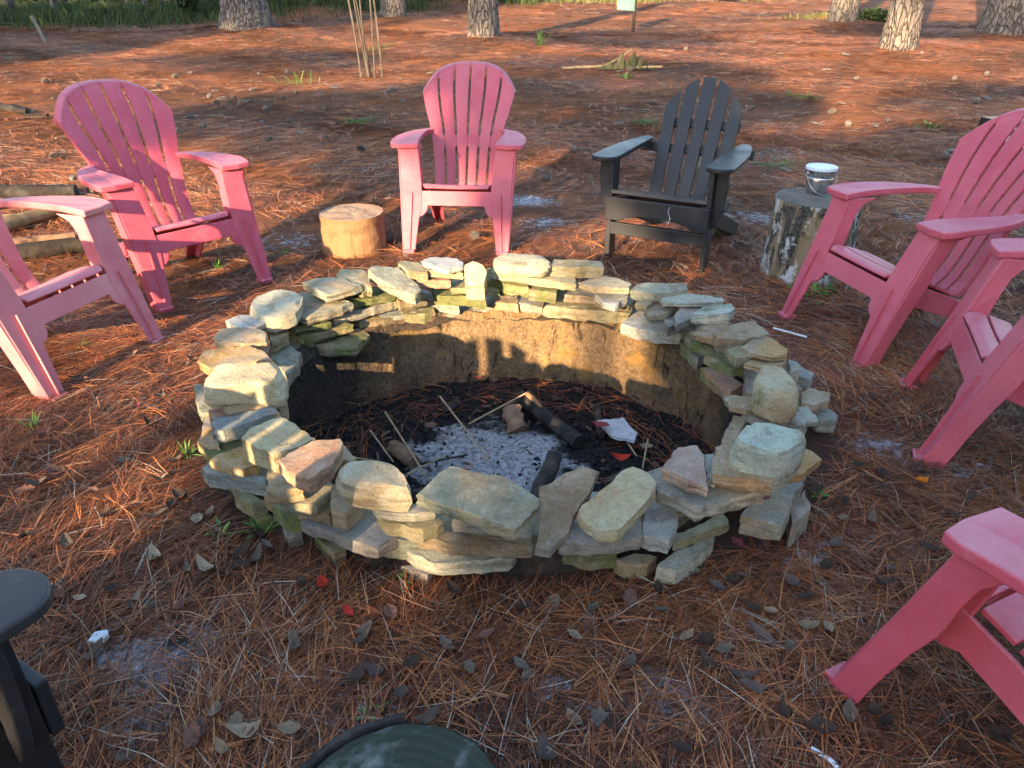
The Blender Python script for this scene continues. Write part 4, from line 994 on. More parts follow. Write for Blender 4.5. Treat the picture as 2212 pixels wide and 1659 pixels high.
# brown half burnt chips between the charcoal
lv, lf = [], []
for k in range(330):
    t = random.uniform(0, 2 * math.pi); q = math.sqrt(random.uniform(.0, .95)); x, y = PA * q * math.cos(t), PB * q * math.sin(t)
    if math.hypot((x + .04) / .36, (y - .06) / .31) < .9 and random.random() > .12: continue
    z = -.235 + .02 * (1 - q) + .05 * max(0, q - .72) / .28 + nz((x, y, 0), 4) * .02 + nz((x, y, 1), 14) * .012
    b = len(lv); L_, W_, H_ = random.uniform(.012, .05), random.uniform(.005, .014), random.uniform(.003, .008); a_ = random.uniform(0, 6.28); ca, sa = math.cos(a_), math.sin(a_); tl = random.uniform(-.25, .25)
    for u, v, w in ((-1, -1, 0), (1, -.7, 0), (.8, 1, 0), (-.9, .8, 0), (-.9, -.8, 1), (.9, -.6, 1), (.7, .8, 1), (-.8, .6, 1)):
        vx, vy = u * L_ * .5, v * W_ * .5; lv.append((x + vx * ca - vy * sa, y + vx * sa + vy * ca, z + w * H_ + vx * tl + .006))
    lf += [tuple(b + i_ for i_ in f) for f in ((3, 2, 1, 0), (4, 5, 6, 7), (0, 1, 5, 4), (1, 2, 6, 5), (2, 3, 7, 6), (3, 0, 4, 7))]
me = mesh('burnt_chips', lv, lf); o = link('burnt_chips', me, M['chips'], pit); o['kind'] = 'stuff'

# ---------------------------------------------------------------- pine needles
def needles(name, x, y, z, L, W, ang, tone, arch, bend, tiltz):
    n = len(x); u = np.array([0., .5, 1.])[None]
    dx, dy = np.cos(ang)[:, None], np.sin(ang)[:, None]
    s = L[:, None] * u; o = bend[:, None] * L[:, None] * u * u
    cx = x[:, None] + dx * s - dy * o; cy = y[:, None] + dy * s + dx * o
    cz = z[:, None] + tiltz[:, None] * s + arch[:, None] * L[:, None] * 4 * u * (1 - u)
    w = W[:, None] * np.array([1., 1., .45])[None] / 2
    A = np.stack([cx - dy * w, cy + dx * w, cz], -1); B = np.stack([cx + dy * w, cy - dx * w, cz + w * .6], -1)
    V = np.stack([A, B], 2).reshape(-1, 3)                  # n,3,2,3
    b = (np.arange(n) * 6)[:, None]
    Q = np.concatenate([b + np.array([[0, 1, 3, 2]]), b + np.array([[2, 3, 5, 4]])], 1).reshape(-1, 4)
    return V, Q, np.repeat(tone, 2)
def litter(N, y0, y1, wscale, lscale, z_lift, rows=2.5, keep=None):
    # uniform over the visible wedge (and a margin beside it)
    yy = np.sqrt(rng.uniform(0, 1, N) * ((y1 + 1.2) ** 2 - (y0 + 1.2) ** 2) + (y0 + 1.2) ** 2) - 1.2
    hw = .80 * (yy + 1.0) + .5
    xx = rng.uniform(-1, 1, N) * hw
    e = ((xx - PCX) / 1.13) ** 2 + ((yy - PCY) / .93) ** 2
    sd_ = sandf(xx, yy); gr_ = grassf(xx, yy)
    m = (e > 1.0) & (rng.uniform(0, 1, N) > sd_ * 1.15) & (rng.uniform(0, 1, N) > gr_ * .8)
    cl = .5 + .5 * np.sin(xx * 3.1 + 2 * np.sin(yy * 2.3)) * np.cos(yy * 3.7 + 1.5 * np.sin(xx * 1.9))
    m &= rng.uniform(0, 1, N) < (.45 + .55 * cl)
    xx, yy, cl = xx[m], yy[m], cl[m]; n = len(xx)
    fld = 1.6 * np.sin(xx * 1.1 + 2.0 * np.sin(yy * .9)) + 1.3 * np.cos(yy * 1.7 + xx)
    ang = fld + rng.normal(0, .75, n) + np.where(rng.uniform(0, 1, n) < .3, rng.uniform(0, 6.28, n), 0)
    tone0 = rng.beta(1.15, 1.5, n) * .78 + .18 * (cl - .5) + .04
    X, Y, Z, L, W, A, T, AR, BE, TI = ([] for _ in range(10))
    for k in range(3):
        sel = np.ones(n, bool) if k < 2 else rng.uniform(0, 1, n) < .45
        c = sel.sum()
        x = xx[sel]; y = yy[sel]
        X.append(x + rng.normal(0, .002, c)); Y.append(y + rng.normal(0, .002, c))
        Z.append(gz(x, y) + rng.uniform(.001, .020, c) * z_lift)
        L.append(rng.uniform(.08, .19, c) * lscale); W.append(rng.uniform(.0011, .0022, c) * wscale)
        A.append(ang[sel] + rng.normal(0, .09, c)); tt = tone0[sel] + rng.normal(0, .06, c)
        gy = rng.uniform(0, 1, c) < .05; tt[gy] = rng.uniform(.80, .97, gy.sum()); T.append(np.clip(tt, 0, 1))
        AR.append(rng.uniform(0, .045, c)); BE.append(rng.normal(0, .13, c)); TI.append(rng.normal(0, .035, c))
    cc = lambda q: np.concatenate(q)
    return [cc(q) for q in (X, Y, Z, L, W, A, T, AR, BE, TI)]
def add_needles(parts, name, **kw):
    Vs, Qs, Ts, off = [], [], [], 0
    for X, Y, Z, L, W, A, T, AR, BE, TI in parts:
        V, Q, t = needles(name, X, Y, Z, L, W, A, T, AR, BE, TI); Vs.append(V); Qs.append(Q + off); Ts.append(t); off += len(V)
    me = np_mesh(name, np.concatenate(Vs), np.concatenate(Qs), np.concatenate(Ts))
    return link(name, me, M['needles'])
o = add_needles([litter(88000, .35, 4.2, .95, .55, .6), litter(112000, .35, 3.2, .95, .95, 1.4), litter(62000, 3.0, 8.0, 1.45, 1.15, 1.3), litter(58000, 7.5, 17.0, 2.1, 1.4, 1.6), litter(20000, 16, 34, 4.5, 2.2, 2.4)], 'pine_straw')
tag(o, 'orange brown pine needles covering the ground everywhere around the pit', 'pine needles', kind='stuff')
# needles that fell into the pit and on the stones
n = 900; t = rng.uniform(0, 6.28, n); q = rng.uniform(.55, .97, n) ** .7
X, Y = PCX + PA * q * np.cos(t), PCY + PB * q * np.sin(t); keep = ~((np.abs(t - 4.7) < .9) & (q < .8)); X, Y, q, t = X[keep], Y[keep], q[keep], t[keep]; n = len(X)
Z = -.225 + .05 * np.clip(q - .72, 0, 1) / .28 + rng.uniform(.0, .035, n)
pr = (X, Y, Z, rng.uniform(.07, .17, n), rng.uniform(.0013, .002, n), t + math.pi / 2 + rng.normal(0, .8, n), np.clip(rng.beta(2, 2.4, n) * .7, 0, 1), rng.uniform(0, .08, n), rng.normal(0, .15, n), rng.normal(.0, .10, n))
n = 260; t2 = rng.uniform(0, 6.28, n); k2 = rng.uniform(1.0, 1.30, n)
pr2 = (PCX + PA * k2 * np.cos(t2), PCY + PB * k2 * np.sin(t2), .33 - .75 * np.clip(k2 - 1.18, 0, 1) + rng.uniform(-.03, .02, n), rng.uniform(.06, .14, n), rng.uniform(.0011, .0016, n), rng.uniform(0, 6.28, n), rng.uniform(.1, .6, n), rng.uniform(0, .03, n), rng.normal(0, .12, n), rng.normal(0, .12, n))
sel = pr2[2] < .12
pr2 = tuple(p[sel] for p in pr2)
ON = [(1240, 1052, .30, .10), (1262, 1040, .31, -.05), (1300, 1075, .29, .35), (1225, 1090, .28, .2), (1440, 1035, .30, -.4), (1500, 1020, .30, -.9), (1405, 1060, .30, .6), (1620, 1000, .37, -.5), (1700, 880, .30, -.6), (1580, 865, .30, -.45), (1290, 620, .33, .2), (1130, 590, .33, .5), (745, 605, .32, .1), (705, 625, .32, -.3), (830, 680, .24, -.7), (980, 1040, .33, .9), (1010, 1060, .33, .1), (640, 930, .31, .5), (560, 880, .26, -.3), (700, 1000, .35, 1.3), (1480, 690, .30, -.2), (1400, 640, .3, .4), (1540, 760, .30, .9), (1600, 1080, .2, -1.0)]
ox_ = [at_h(a_, b_, z_) for a_, b_, z_, _ in ON]; n = len(ON)
pr3 = tuple(np.array(q_) for q_ in ([p_.x for p_ in ox_], [p_.y for p_ in ox_], [p_.z + .006 for p_ in ox_], rng.uniform(.09, .15, n), np.full(n, .0016), [q_[3] for q_ in ON], rng.uniform(.15, .6, n), rng.uniform(.0, .04, n), rng.normal(0, .1, n), rng.normal(0, .03, n)))
o = add_needles([pr, pr2, pr3], 'pit_needles'); tag(o, 'reddish pine needles fallen inside the fire pit along its wall', 'pine needles', kind='stuff')

# ---------------------------------------------------------------- fallen leaves
def leaf_mesh(seed, L=.062, W=.026, curl=.2):
    r = random.Random(seed); V, F = [], []; n = 9
    for k in range(n):
        f = k / (n - 1); w = W * (math.sin(math.pi * min(1, f * .96 + .02)) ** .75) * (1 + .08 * r.uniform(-1, 1)); x = (f - .5) * L
        b = curl * L * (f - .5) ** 2 * 2 + .12 * L * math.sin(f * 5 + seed) * curl
        fold = r.uniform(.15, .45)
        for s in (-1, -.5, 0, .5, 1): V.append((x, s * w * (1 + .1 * r.uniform(-1, 1)), b + abs(s) * w * fold + .12 * w * r.uniform(-1, 1)))
    for k in range(n - 1):
        for c in range(4): F.append((k * 5 + c, k * 5 + c + 1, k * 5 + c + 6, k * 5 + c + 5))
    b = len(V); V += [(-L * .5, -.0008, V[2][2]), (-L * .5, .0008, V[2][2]), (-L * .72, .002, V[2][2] + .004)]; F.append((b, b + 1, b + 2))
    return mesh('fallen_leaf', V, F, True)
LM = [leaf_mesh(s, L, W, c) for s, L, W, c in ((1, .060, .017, .25), (2, .068, .016, .5), (3, .055, .019, .1), (4, .072, .020, .35), (5, .05, .018, .7))]
LCOL = dict(g=(.115, .090, .068), v=(.10, .072, .064), d=(.052, .036, .027), t=(.22, .16, .105), p=(.30, .225, .15), b=(.15, .08, .058), r=(.42, .035, .02), o=(.55, .16, .02), w=(.19, .045, .05))
LEAVES = [(540, 1600, 'p', 1.5), (515, 1580, 't', 1.1), (470, 1555, 't', 1.0), (485, 1637, 'p', .9), (425, 1620, 'b', 1.6), (440, 1600, 'b', 1.4), (640, 1412, 'g', 1.2), (790, 1380, 'g', 1.3), (780, 1400, 'g', 1), (845, 1340, 'b', 1.2), (815, 1470, 'v', 1.2), (775, 1478, 'd', 1.3), (965, 1412, 'g', 1.2), (1125, 1455, 'g', 1.1), (1015, 1460, 'g', 1),
          (870, 1520, 'v', 1.1), (925, 1570, 'g', 1.1), (630, 1595, 't', 1.3), (520, 1215, 'd', 1.5), (555, 1225, 'g', 1.4), (520, 1240, 'd', 1.6), (580, 1195, 'g', 1), (560, 1170, 'd', 1.2), (430, 1138, 'p', 1.3), (455, 1125, 't', .9), (450, 1245, 'p', 1.4), (410, 1250, 'g', 1), (340, 1222, 'p', 1.3), (345, 1130, 'g', 1), (300, 1105, 'b', 1.1), (375, 1105, 'd', 1.2), (395, 1090, 'd', 1.1),
          (60, 1075, 'b', 1.3), (85, 1060, 'v', 1.1), (350, 1050, 'g', 1), (230, 1130, 'd', 1.2), (95, 1305, 'b', 1.6), (180, 1310, 'p', .8), (130, 1298, 'b', 1.3), (215, 1390, 'w', .1), (210, 1430, 'g', 1.2), (700, 1278, 'r', 1.1), (755, 1340, 'r', .9), (655, 1275, 'd', 1), (1340, 990, 'r', 0), (1708, 1275, 'v', 1.3), (1640, 1392, 'v', 1.3), (1545, 1290, 'v', 1.2), (1575, 1270, 'd', 1.1), (1490, 1250, 'g', 1.2), (1360, 1310, 'b', 1.4), (1425, 1340, 'g', 1),
          (1600, 1265, 'g', .9), (1620, 1330, 'd', 1.1), (1660, 1340, 't', .8), (1740, 1370, 't', 1.2), (1785, 1372, 'p', 1.0), (1735, 1305, 'd', 1), (1520, 1400, 'd', 1.2), (1530, 1455, 'd', 1.2), (1620, 1505, 'v', 1.2), (1560, 1420, 'g', 1), (1770, 1590, 'd', 1.4), (1830, 1560, 'g', 1.1), (1880, 1555, 'd', 1), (1905, 1585, 'd', 1.2), (2150, 1605, 'd', 1.4), (1290, 1570, 'g', 1.1), (1180, 1650, 'v', 1.4), (1465, 1640, 'd', 1.2), (1360, 1450, 'g', .9), (1480, 1395, 't', .9), (1240, 1390, 't', .9), (1500, 1210, 'd', 1.0), (1590, 1190, 'w', 1), (1640, 1150, 'd', 1), (1700, 1180, 'd', 1.2), (1800, 1190, 'g', 1.1), (1815, 1140, 't', .9), (1880, 1140, 'g', 1), (1985, 1055, 'o', 1.0), (1850, 1020, 'd', 1.2), (1900, 1035, 'd', 1.1), (1820, 1100, 'd', 1), (2050, 1130, 'd', 1.1), (1760, 1075, 'd', 1), (1780, 1240, 'd', 1), (1915, 1250, 'v', 1.0), (1900, 1275, 'd', 1.1), (1690, 1560, 'd', 1),
          (205, 1075, 'b', 1), (270, 1010, 'g', 1), (180, 835, 'b', 1.1), (165, 830, 'd', 1), (410, 700, 'p', 1), (290, 780, 'b', .9), (350, 870, 'g', 1), (240, 900, 'd', 1), (420, 790, 'b', 1), (300, 890, 'w', .8), (330, 930, 'd', 1.1), (380, 1010, 'v', 1), (60, 1180, 'd', 1.2), (150, 1190, 'g', 1), (250, 1290, 'd', 1), (300, 1310, 't', .8), (390, 1330, 'b', 1), (1880, 870, 'd', 1), (1840, 900, 'g', 1), (2000, 1200, 'd', 1.1), (2090, 1090, 'd', 1), (1700, 1420, 'g', 1), (1600, 1480, 'v', 1.1), (1420, 1290, 'd', .9), (1280, 1330, 'g', .9), (1130, 1330, 'd', .9), (980, 1290, 'd', .9), (1050, 1390, 'b', 1), (890, 1450, 'd', 1)]
def where(px, py, front):
    if py < 560: return 'behind the chairs at ' + ('left' if px < 740 else 'right' if px > 1480 else 'centre')
    if px < 560: return 'left of the stone ring' if py < 1000 else 'at lower left'
    if px > 1700: return 'right of the stone ring' if py < 1100 else 'at lower right'
    return 'in front of the stone ring' if py > 1000 else 'behind the stone ring'
LNAME = dict(g='grey', v='purplish grey', d='dark brown', t='tan', p='pale tan', b='reddish brown', w='wine red', r='red', o='orange')
GL = 'brown and grey fallen leaves scattered on the pine straw'
random.seed(4)
for px, py, c, s in LEAVES:
    if s == 0: continue
    p = on_ground(px, py); o = link('fallen_leaf', random.choice(LM)); 
    if not o.data.materials: o.data.materials.append(M['leaf'])
    o.location = (p.x, p.y, p.z + .028); o.scale = (s * random.uniform(.62, .9), s * random.uniform(.55, .8), s * .95); o.rotation_euler = (random.uniform(-.16, .16), random.uniform(-.14, .14), random.uniform(0, 6.28))
    b = LCOL[c]; j = random.uniform(.8, 1.15); o.color = (b[0] * j, b[1] * j, b[2] * j, 1)
    if c == 'r': tag(o, 'bright red fallen leaf ' + ('in front of the stone ring at left' if py < 1300 else 'smaller, below the other red leaf'), 'leaf', GL)
    elif c == 'o': tag(o, 'single orange fallen leaf right of the stone ring', 'leaf', GL)
    else: tag(o, LNAME[c] + ' dry leaf, ' + ('large, ' if s > 1.25 else '') + 'lying on the straw ' + where(px, py, 0), 'leaf', GL)
for px, py, z, c, s, lb in [(1338, 992, -.185, 'r', 1.15, 'red brown leaf inside the pit near its right side'), (1298, 922, -.16, 'w', 1.0, 'dark red leaf on the white slab inside the pit'), (1033, 822, -.19, 'w', .8, 'purplish leaf on the needles by the back wall of the pit'), (1395, 968, -.2, 't', .8, 'tan curled leaf inside the pit'), (930, 925, -.19, 'b', 1.1, 'brown curled bark like leaf left of the ash'), (1505, 1068, .295, 't', .8, 'brown leaf lying on the grey slab of the ring'), (1650, 1080, .24, 'b', .6, 'small brown leaf between the slabs at front right')]:
    p = at_h(px, py, z); o = link('fallen_leaf', random.choice(LM)); o.location = p + Vector((0, 0, .006)); o.scale = (s * .95,) * 3; o.rotation_euler = (.15, .1, random.uniform(-.5, .3)); b = LCOL[c]; o.color = (*b, 1); tag(o, lb, 'leaf', GL)
for px, py in [(rng.uniform(0, 2212), rng.uniform(560, 1650)) for _ in range(70)]:
    p = on_ground(px, py)
    if ((p.x - PCX) / 1.15) ** 2 + ((p.y - PCY) / .97) ** 2 < 1: continue
    o = link('fallen_leaf', random.choice(LM)); s = random.uniform(.6, 1.15); o.location = (p.x, p.y, p.z + .019); o.scale = (s, s, s * .7); o.rotation_euler = (random.uniform(-.16, .16), random.uniform(-.14, .14), random.uniform(0, 6.28))
    c = random.choice('gvddbbtdd'); b = LCOL[c]; j = random.uniform(.7, 1.1); o.color = (b[0] * j, b[1] * j, b[2] * j, 1); tag(o, LNAME[c] + ' dry leaf, partly buried, in the straw ' + where(px, py, 0), 'leaf', GL)

# chips of pale wood and small stones near the front
P0 = on_ground(218, 1392)
o = plate('wood_chip', [(-.02, -.014), (.012, -.018), (.022, .004), (.014, .02), (-.016, .016)], lambda u, v: Vector((u, v, .028 + .1 * u)), Vector((0, 0, -.016)), M['boxwhite'], None, .003); o.location = P0; tag(o, 'whitish chip of wood near the black chair at lower left', 'wood chip')
P0 = on_ground(1748, 1630); o = tube('twig', [(0, 0, .02), (.03, -.03, .022), (.045, -.06, .018)], .005, M['boxwhite'], None, 6); o.location = P0; tag(o, 'short white twig at the bottom edge right of the stump', 'twig')

# ---------------------------------------------------------------- pine cones
def cone_mesh():
    V, F = [], []
    for k in range(60):
        t = k * 2.39996; f = (k + .5) / 60; z = -.035 + .075 * f; r = .022 * math.sin(math.pi * (f * .86 + .10)) ** .8
        c, s = math.cos(t), math.sin(t); b = len(V)
        tip = Vector((c * (r + .012), s * (r + .012), z + .004)); u = Vector((-s, c, 0)) * .0075
        V += [Vector((c * r * .5, s * r * .5, z + .006)), Vector((c * r, s * r, z)) + u, tip, Vector((c * r, s * r, z)) - u, Vector((c * r * .5, s * r * .5, z - .006))]
        F += [(b, b + 1, b + 2), (b, b + 2, b + 3), (b + 4, b + 2, b + 1), (b + 4, b + 3, b + 2)]
    return mesh('pine_cone', V, F)
CM = cone_mesh(); CM.materials.append(M['cone'])
CONES = [(1025, 520), (838, 523), (455, 215), (470, 228), (505, 217), (575, 242), (625, 268), (580, 310), (470, 355), (120, 345), (705, 305), (650, 250), (850, 200), (1000, 330), (1360, 155), (1795, 248), (1832, 275), (2040, 345), (2105, 225), (340, 190), (290, 135), (560, 165), (840, 205), (870, 225), (520, 365), (440, 280), (415, 262), (200, 420), (160, 395), (1240, 135), (1700, 205), (1850, 175), (1990, 190), (2130, 165), (640, 205), (620, 160), (700, 240), (380, 170), (100, 180), (780, 330), (1620, 240), (1240, 330), (1180, 395), (1480, 110), (1990, 120), (2060, 175)]
for k, (px, py) in enumerate(CONES):
    p = on_ground(px, py); o = link('pine_cone', CM); s = random.uniform(.8, 1.15); o.scale = (s,) * 3; o.location = (p.x, p.y, p.z + .035); o.rotation_euler = (random.uniform(1.2, 1.9), random.uniform(-.3, .3), random.uniform(0, 6.28))
    lb = {0: 'pine cone lying under the middle pink chair', 1: 'pine cone at the foot of the pale stump'}.get(k, 'grey pine cone lying on the straw ' + where(px, py, 0) + (', far away' if py < 200 else ''))
    tag(o, lb, 'pine cone', 'pine cones on the pine straw')
# small flat bark flakes scattered behind the chairs
FM = mesh('bark_flake', [(-.05, -.02, 0), (.04, -.028, .004), (.055, .01, .008), (-.01, .03, .012), (-.055, .012, .006), (-.045, -.018, .010), (.035, -.022, .016), (.045, .008, .018), (-.008, .024, .022), (-.048, .010, .016)], [(4, 3, 2, 1, 0), (5, 6, 7, 8, 9)] + [(k, (k + 1) % 5, 5 + (k + 1) % 5, 5 + k) for k in range(5)]); fix_normals(FM); FM.materials.append(M['cone'])
for k in range(90):
    fx, fy = random.uniform(0, 2212), random.choice([random.uniform(110, 300), random.uniform(150, 480)]); p = on_ground(fx, fy); o = link('bark_flake', FM); s = random.uniform(.5, 1.3); o.scale = (s, s * random.uniform(.5, 1), s); o.location = (p.x, p.y, p.z + .018); o.rotation_euler = (random.uniform(-.2, .2), random.uniform(-.2, .2), random.uniform(0, 6.28))
    tag(o, 'grey flake of pine bark on the straw ' + where(fx, fy, 0) + (', far away' if fy < 200 else ''), 'bark flake', 'bark flakes behind the chairs')

# ---------------------------------------------------------------- small plants
def blades(N, spread, Lr, Wr, up, seed, droop=.5, segs=4):
    r = random.Random(seed); V, F, T = [], [], []
    for k in range(N):
        t = r.uniform(0, 6.28); L = r.uniform(*Lr); W = r.uniform(*Wr); e = r.uniform(*up); bx_, by_ = r.gauss(0, spread), r.gauss(0, spread); b = len(V); tn = r.random()
        c, s = math.cos(t), math.sin(t)
        for q in range(segs + 1):
            f = q / segs; d = L * f * math.cos(e); z = L * f * math.sin(e) - droop * L * f * f; w = W * math.sin(math.pi * (.12 + .86 * f)) ** .8
            V += [(bx_ + c * d - s * w, by_ + s * d + c * w, z), (bx_ + c * d, by_ + s * d, z - w * .4), (bx_ + c * d + s * w, by_ + s * d - c * w, z)]
        for q in range(segs):
            F += [(b + q * 3, b + q * 3 + 1, b + q * 3 + 4, b + q * 3 + 3), (b + q * 3 + 1, b + q * 3 + 2, b + q * 3 + 5, b + q * 3 + 4)]; T += [tn, tn]
    me = mesh('blades', V, F, True); a = me.attributes.new('tone', 'FLOAT', 'FACE'); a.data.foreach_set('value', T); return me
PLANTS = [(568, 1158, blades(12, .006, (.06, .11), (.005, .008), (.3, 1.2), 1, .35), 'young_plant', 'small green plant with lance shaped leaves at the left foot of the ring'), (470, 1162, blades(16, .012, (.03, .06), (.003, .005), (.3, 1.2), 2, .3), 'young_plant', 'feathery green sprout left of the lance leaved plant'), (875, 1258, blades(11, .012, (.03, .055), (.004, .006), (.3, 1.1), 3, .3), 'young_plant', 'tiny green plant under the front stones'), (405, 995, blades(14, .006, (.05, .09), (.002, .003), (.4, 1.3), 4, .3), 'young_plant', 'thin green tuft against the left outer stones'),
          (75, 935, blades(20, .006, (.06, .10), (.0012, .002), (.5, 1.4), 5, .2), 'pine_seedling', 'pine seedling below the sun faded pink chair'), (352, 668, blades(20, .004, (.05, .08), (.0012, .002), (.5, 1.4), 6, .2), 'pine_seedling', 'pine seedling at the front foot of the upper left pink chair'), (182, 760, blades(16, .005, (.04, .07), (.0012, .002), (.5, 1.4), 7, .2), 'pine_seedling', 'pine seedling between the two left pink chairs'), (470, 588, blades(18, .005, (.04, .08), (.0012, .002), (.5, 1.4), 8, .2), 'pine_seedling', 'pine seedling in the sun under the upper left pink chair'), (615, 555, blades(18, .01, (.05, .08), (.0012, .002), (.4, 1.4), 9, .2), 'pine_seedling', 'pine seedling left of the pale stump'), (800, 1545, blades(7, .006, (.03, .05), (.004, .005), (.3, 1.2), 10, .3), 'young_plant', 'tiny green sprig just behind the bottom stump'), (1775, 1078, blades(6, .004, (.025, .04), (.006, .009), (.2, .9), 11, .3), 'young_plant', 'small round leaved sprout right of the ring'), (1765, 635, blades(40, .05, (.04, .07), (.007, .012), (.2, 1.0), 12, .4), 'young_plant', 'low green plant at the foot of the tall stump'), (1878, 765, blades(14, .012, (.04, .07), (.0015, .003), (.3, 1.3), 13, .3), 'pine_seedling', 'green seedling under the pink chair by the tall stump'), (1165, 100, blades(16, .04, (.2, .42), (.006, .011), (.7, 1.4), 14, .15), 'yucca_tuft', 'spiky green tuft right of the pine behind the middle chair'), (1350, 172, blades(20, .04, (.1, .2), (.004, .007), (.3, 1.3), 15, .3), 'young_plant', 'small green tuft right above the middle chair'), (2010, 280, blades(26, .05, (.1, .2), (.005, .009), (.2, 1.0), 16, .3), 'young_plant', 'light green tuft behind the steel pail'), (640, 185, blades(30, .10, (.15, .3), (.003, .006), (.3, 1.3), 17, .3), 'young_plant', 'thin green weed behind the left pink chair'), (820, 112, blades(10, .1, (.1, .2), (.003, .005), (.3, 1.2), 18, .3), 'young_plant', 'faint green weed beside the thin bare stems')]
for px, py, me, nm, lb in PLANTS:
    p = on_ground(px, py); me.materials.append(M['plant']); o = link(nm, me); o.location = (p.x, p.y, p.z + .01); tag(o, lb, 'plant', None)
for k, (px, py, lb) in enumerate([(775, 268, 'green pine sprig lying left of the middle chair'), (1395, 270, 'green pine sprig lying left of the black chair'), (1515, 365, 'green pine sprig seen between the slats of the black chair'), (830, 103, 'green pine sprig lying beside the thin bare stems'), (1675, 363, 'pale green pine sprig right of the black chair'), (1740, 215, 'small green sprig in the middle distance behind the pail')]):
    me = blades(60, .05, (.15, .28), (.0018, .003), (.0, .35), 40 + k, .1); me.materials.append(M['plant']); p = on_ground(px, py); o = link('pine_sprig', me); o.location = (p.x, p.y, p.z + .02); tag(o, lb, 'pine sprig', 'green pine sprigs on the straw')

# ---------------------------------------------------------------- pine trunks in view
def pine(x, y, r, flare, lean, seed, label, H=13.0, crown=True):
    root = empty('pine_tree', (x, y, gzf(x, y) - .12)); n = 64; V, F = [], []
    hs = [k * .035 for k in range(75)] + [2.6 + .5 * k for k in range(int((H - 2.6) / .5) + 1)]
    for z in hs:
        f = z / H; base = r * (1 - .75 * f) * (1 + (flare - 1) * math.exp(-z / .28) * 1.15)
        for b in range(n):
            t = 2 * math.pi * b / n; c, s = math.cos(t), math.sin(t)
            q = Vector((c * r * 6.5, s * r * 6.5, z * 1.35)) + Vector((seed, seed * .3, 0)); q += Vector((1, 1, 1)) * .25 * mnoise.noise(q * 1.6)
            dd = mnoise.voronoi(q * 1.55)[0]; e = dd[1] - dd[0]
            k = base * (1 + .085 * min(1, e / .20) - .03 + .05 * mnoise.noise(Vector((c, s, z * .4 + seed))) + .10 * math.exp(-z / .25) * mnoise.noise(Vector((c * 1.8, s * 1.8, seed))))
            V.append((k * c + lean[0] * z * z * .12 + lean[0] * z, k * s + lean[1] * z, z))
    for a in range(len(hs) - 1):
        for b in range(n): F.append((a * n + b, a * n + (b + 1) % n, a * n + n + (b + 1) % n, a * n + n + b))
    link('trunk', mesh('trunk', V, F, True), M['bark'], root)
    if crown:
        rg = np.random.default_rng(seed + 100); N = 900
        u = rg.uniform(0, 1, N); zz = H * (.72 + .30 * u); ra = 2.3 * np.sin(np.pi * (.12 + .8 * u)) * np.sqrt(rg.uniform(.05, 1, N)); th = rg.uniform(0, 6.28, N)
        C = np.stack([ra * np.cos(th) + lean[0] * zz, ra * np.sin(th), zz], -1)
        d1 = rg.normal(0, 1, (N, 3)); d1 /= np.linalg.norm(d1, axis=1)[:, None]; d2 = np.cross(d1, rg.normal(0, 1, (N, 3))); d2 /= np.linalg.norm(d2, axis=1)[:, None]
        a_, b_ = d1 * .30, d2 * .10
        Vc = np.stack([C - a_, C - b_, C + a_, C + b_], 1).reshape(-1, 3); me = np_mesh('crown', Vc, np.arange(N * 4).reshape(-1, 4), rg.uniform(0, 1, N)); link('crown', me, M['pinecrown'], root)
    return tag(root, label, 'tree', 'tall pines behind the chairs')
for k, ((x, y, r), T_) in enumerate(zip(tree_pos, TREES)): pine(x, y, r, T_[3], T_[4], k * 3.7 + 1 if False else k * 4 + 1, T_[5], crown=True)

# thin bare stems
sp_ = on_ground(797, 168); sap = empty('bare_shrub', sp_); tag(sap, 'cluster of thin bare pale stems behind the stump', 'shrub')
M['stem'] = mat_simple('pale_stem', (.075, .066, .056), .9, .5, 8)
for k, (dx, tx, r) in enumerate([(-.10, -.42, .022), (-.04, -.22, .018), (.02, -.10, .017), (.09, .05, .020), (.16, .12, .022), (.05, -.30, .013)]):
    pts = [(dx + (tx - dx) * f ** 1.1 + .02 * math.sin(k * 2 + f * 5), .05 * math.sin(k * 1.7 + f * 3), -.05 + 2.6 * f) for f in [q / 10 for q in range(11)]]
    tube('stem', pts, r * .65, M['stem'], sap, 8, r * .45, .35, k)
# post with a teal board
pp = on_ground(1367, 68); post = empty('post_with_board', pp); tag(post, 'thin dark post carrying a pale teal board', 'sign')
tube('post', [(0, 0, -.1), (.01, 0, .5), (.02, 0, 1.3), (.05, 0, 2.0)], .035, M['barkdark'], post, 8, .03, .2, 4)
plate('board', [(-.36, .40), (.0, .38), (.0, 1.15), (-.36, 1.15)], lambda u, v: Vector((u, -.05, v)), Vector((0, .03, 0)), M['teal'], post, .01)
pp = on_ground(100, 92); o = tube('stake', [(0, 0, -.05), (-.06, 0, .18), (-.14, 0, .42)], .03, M['greywood'], None, 8); o.location = pp; tag(o, 'short leaning grey stake at the grass edge far left', 'stake')
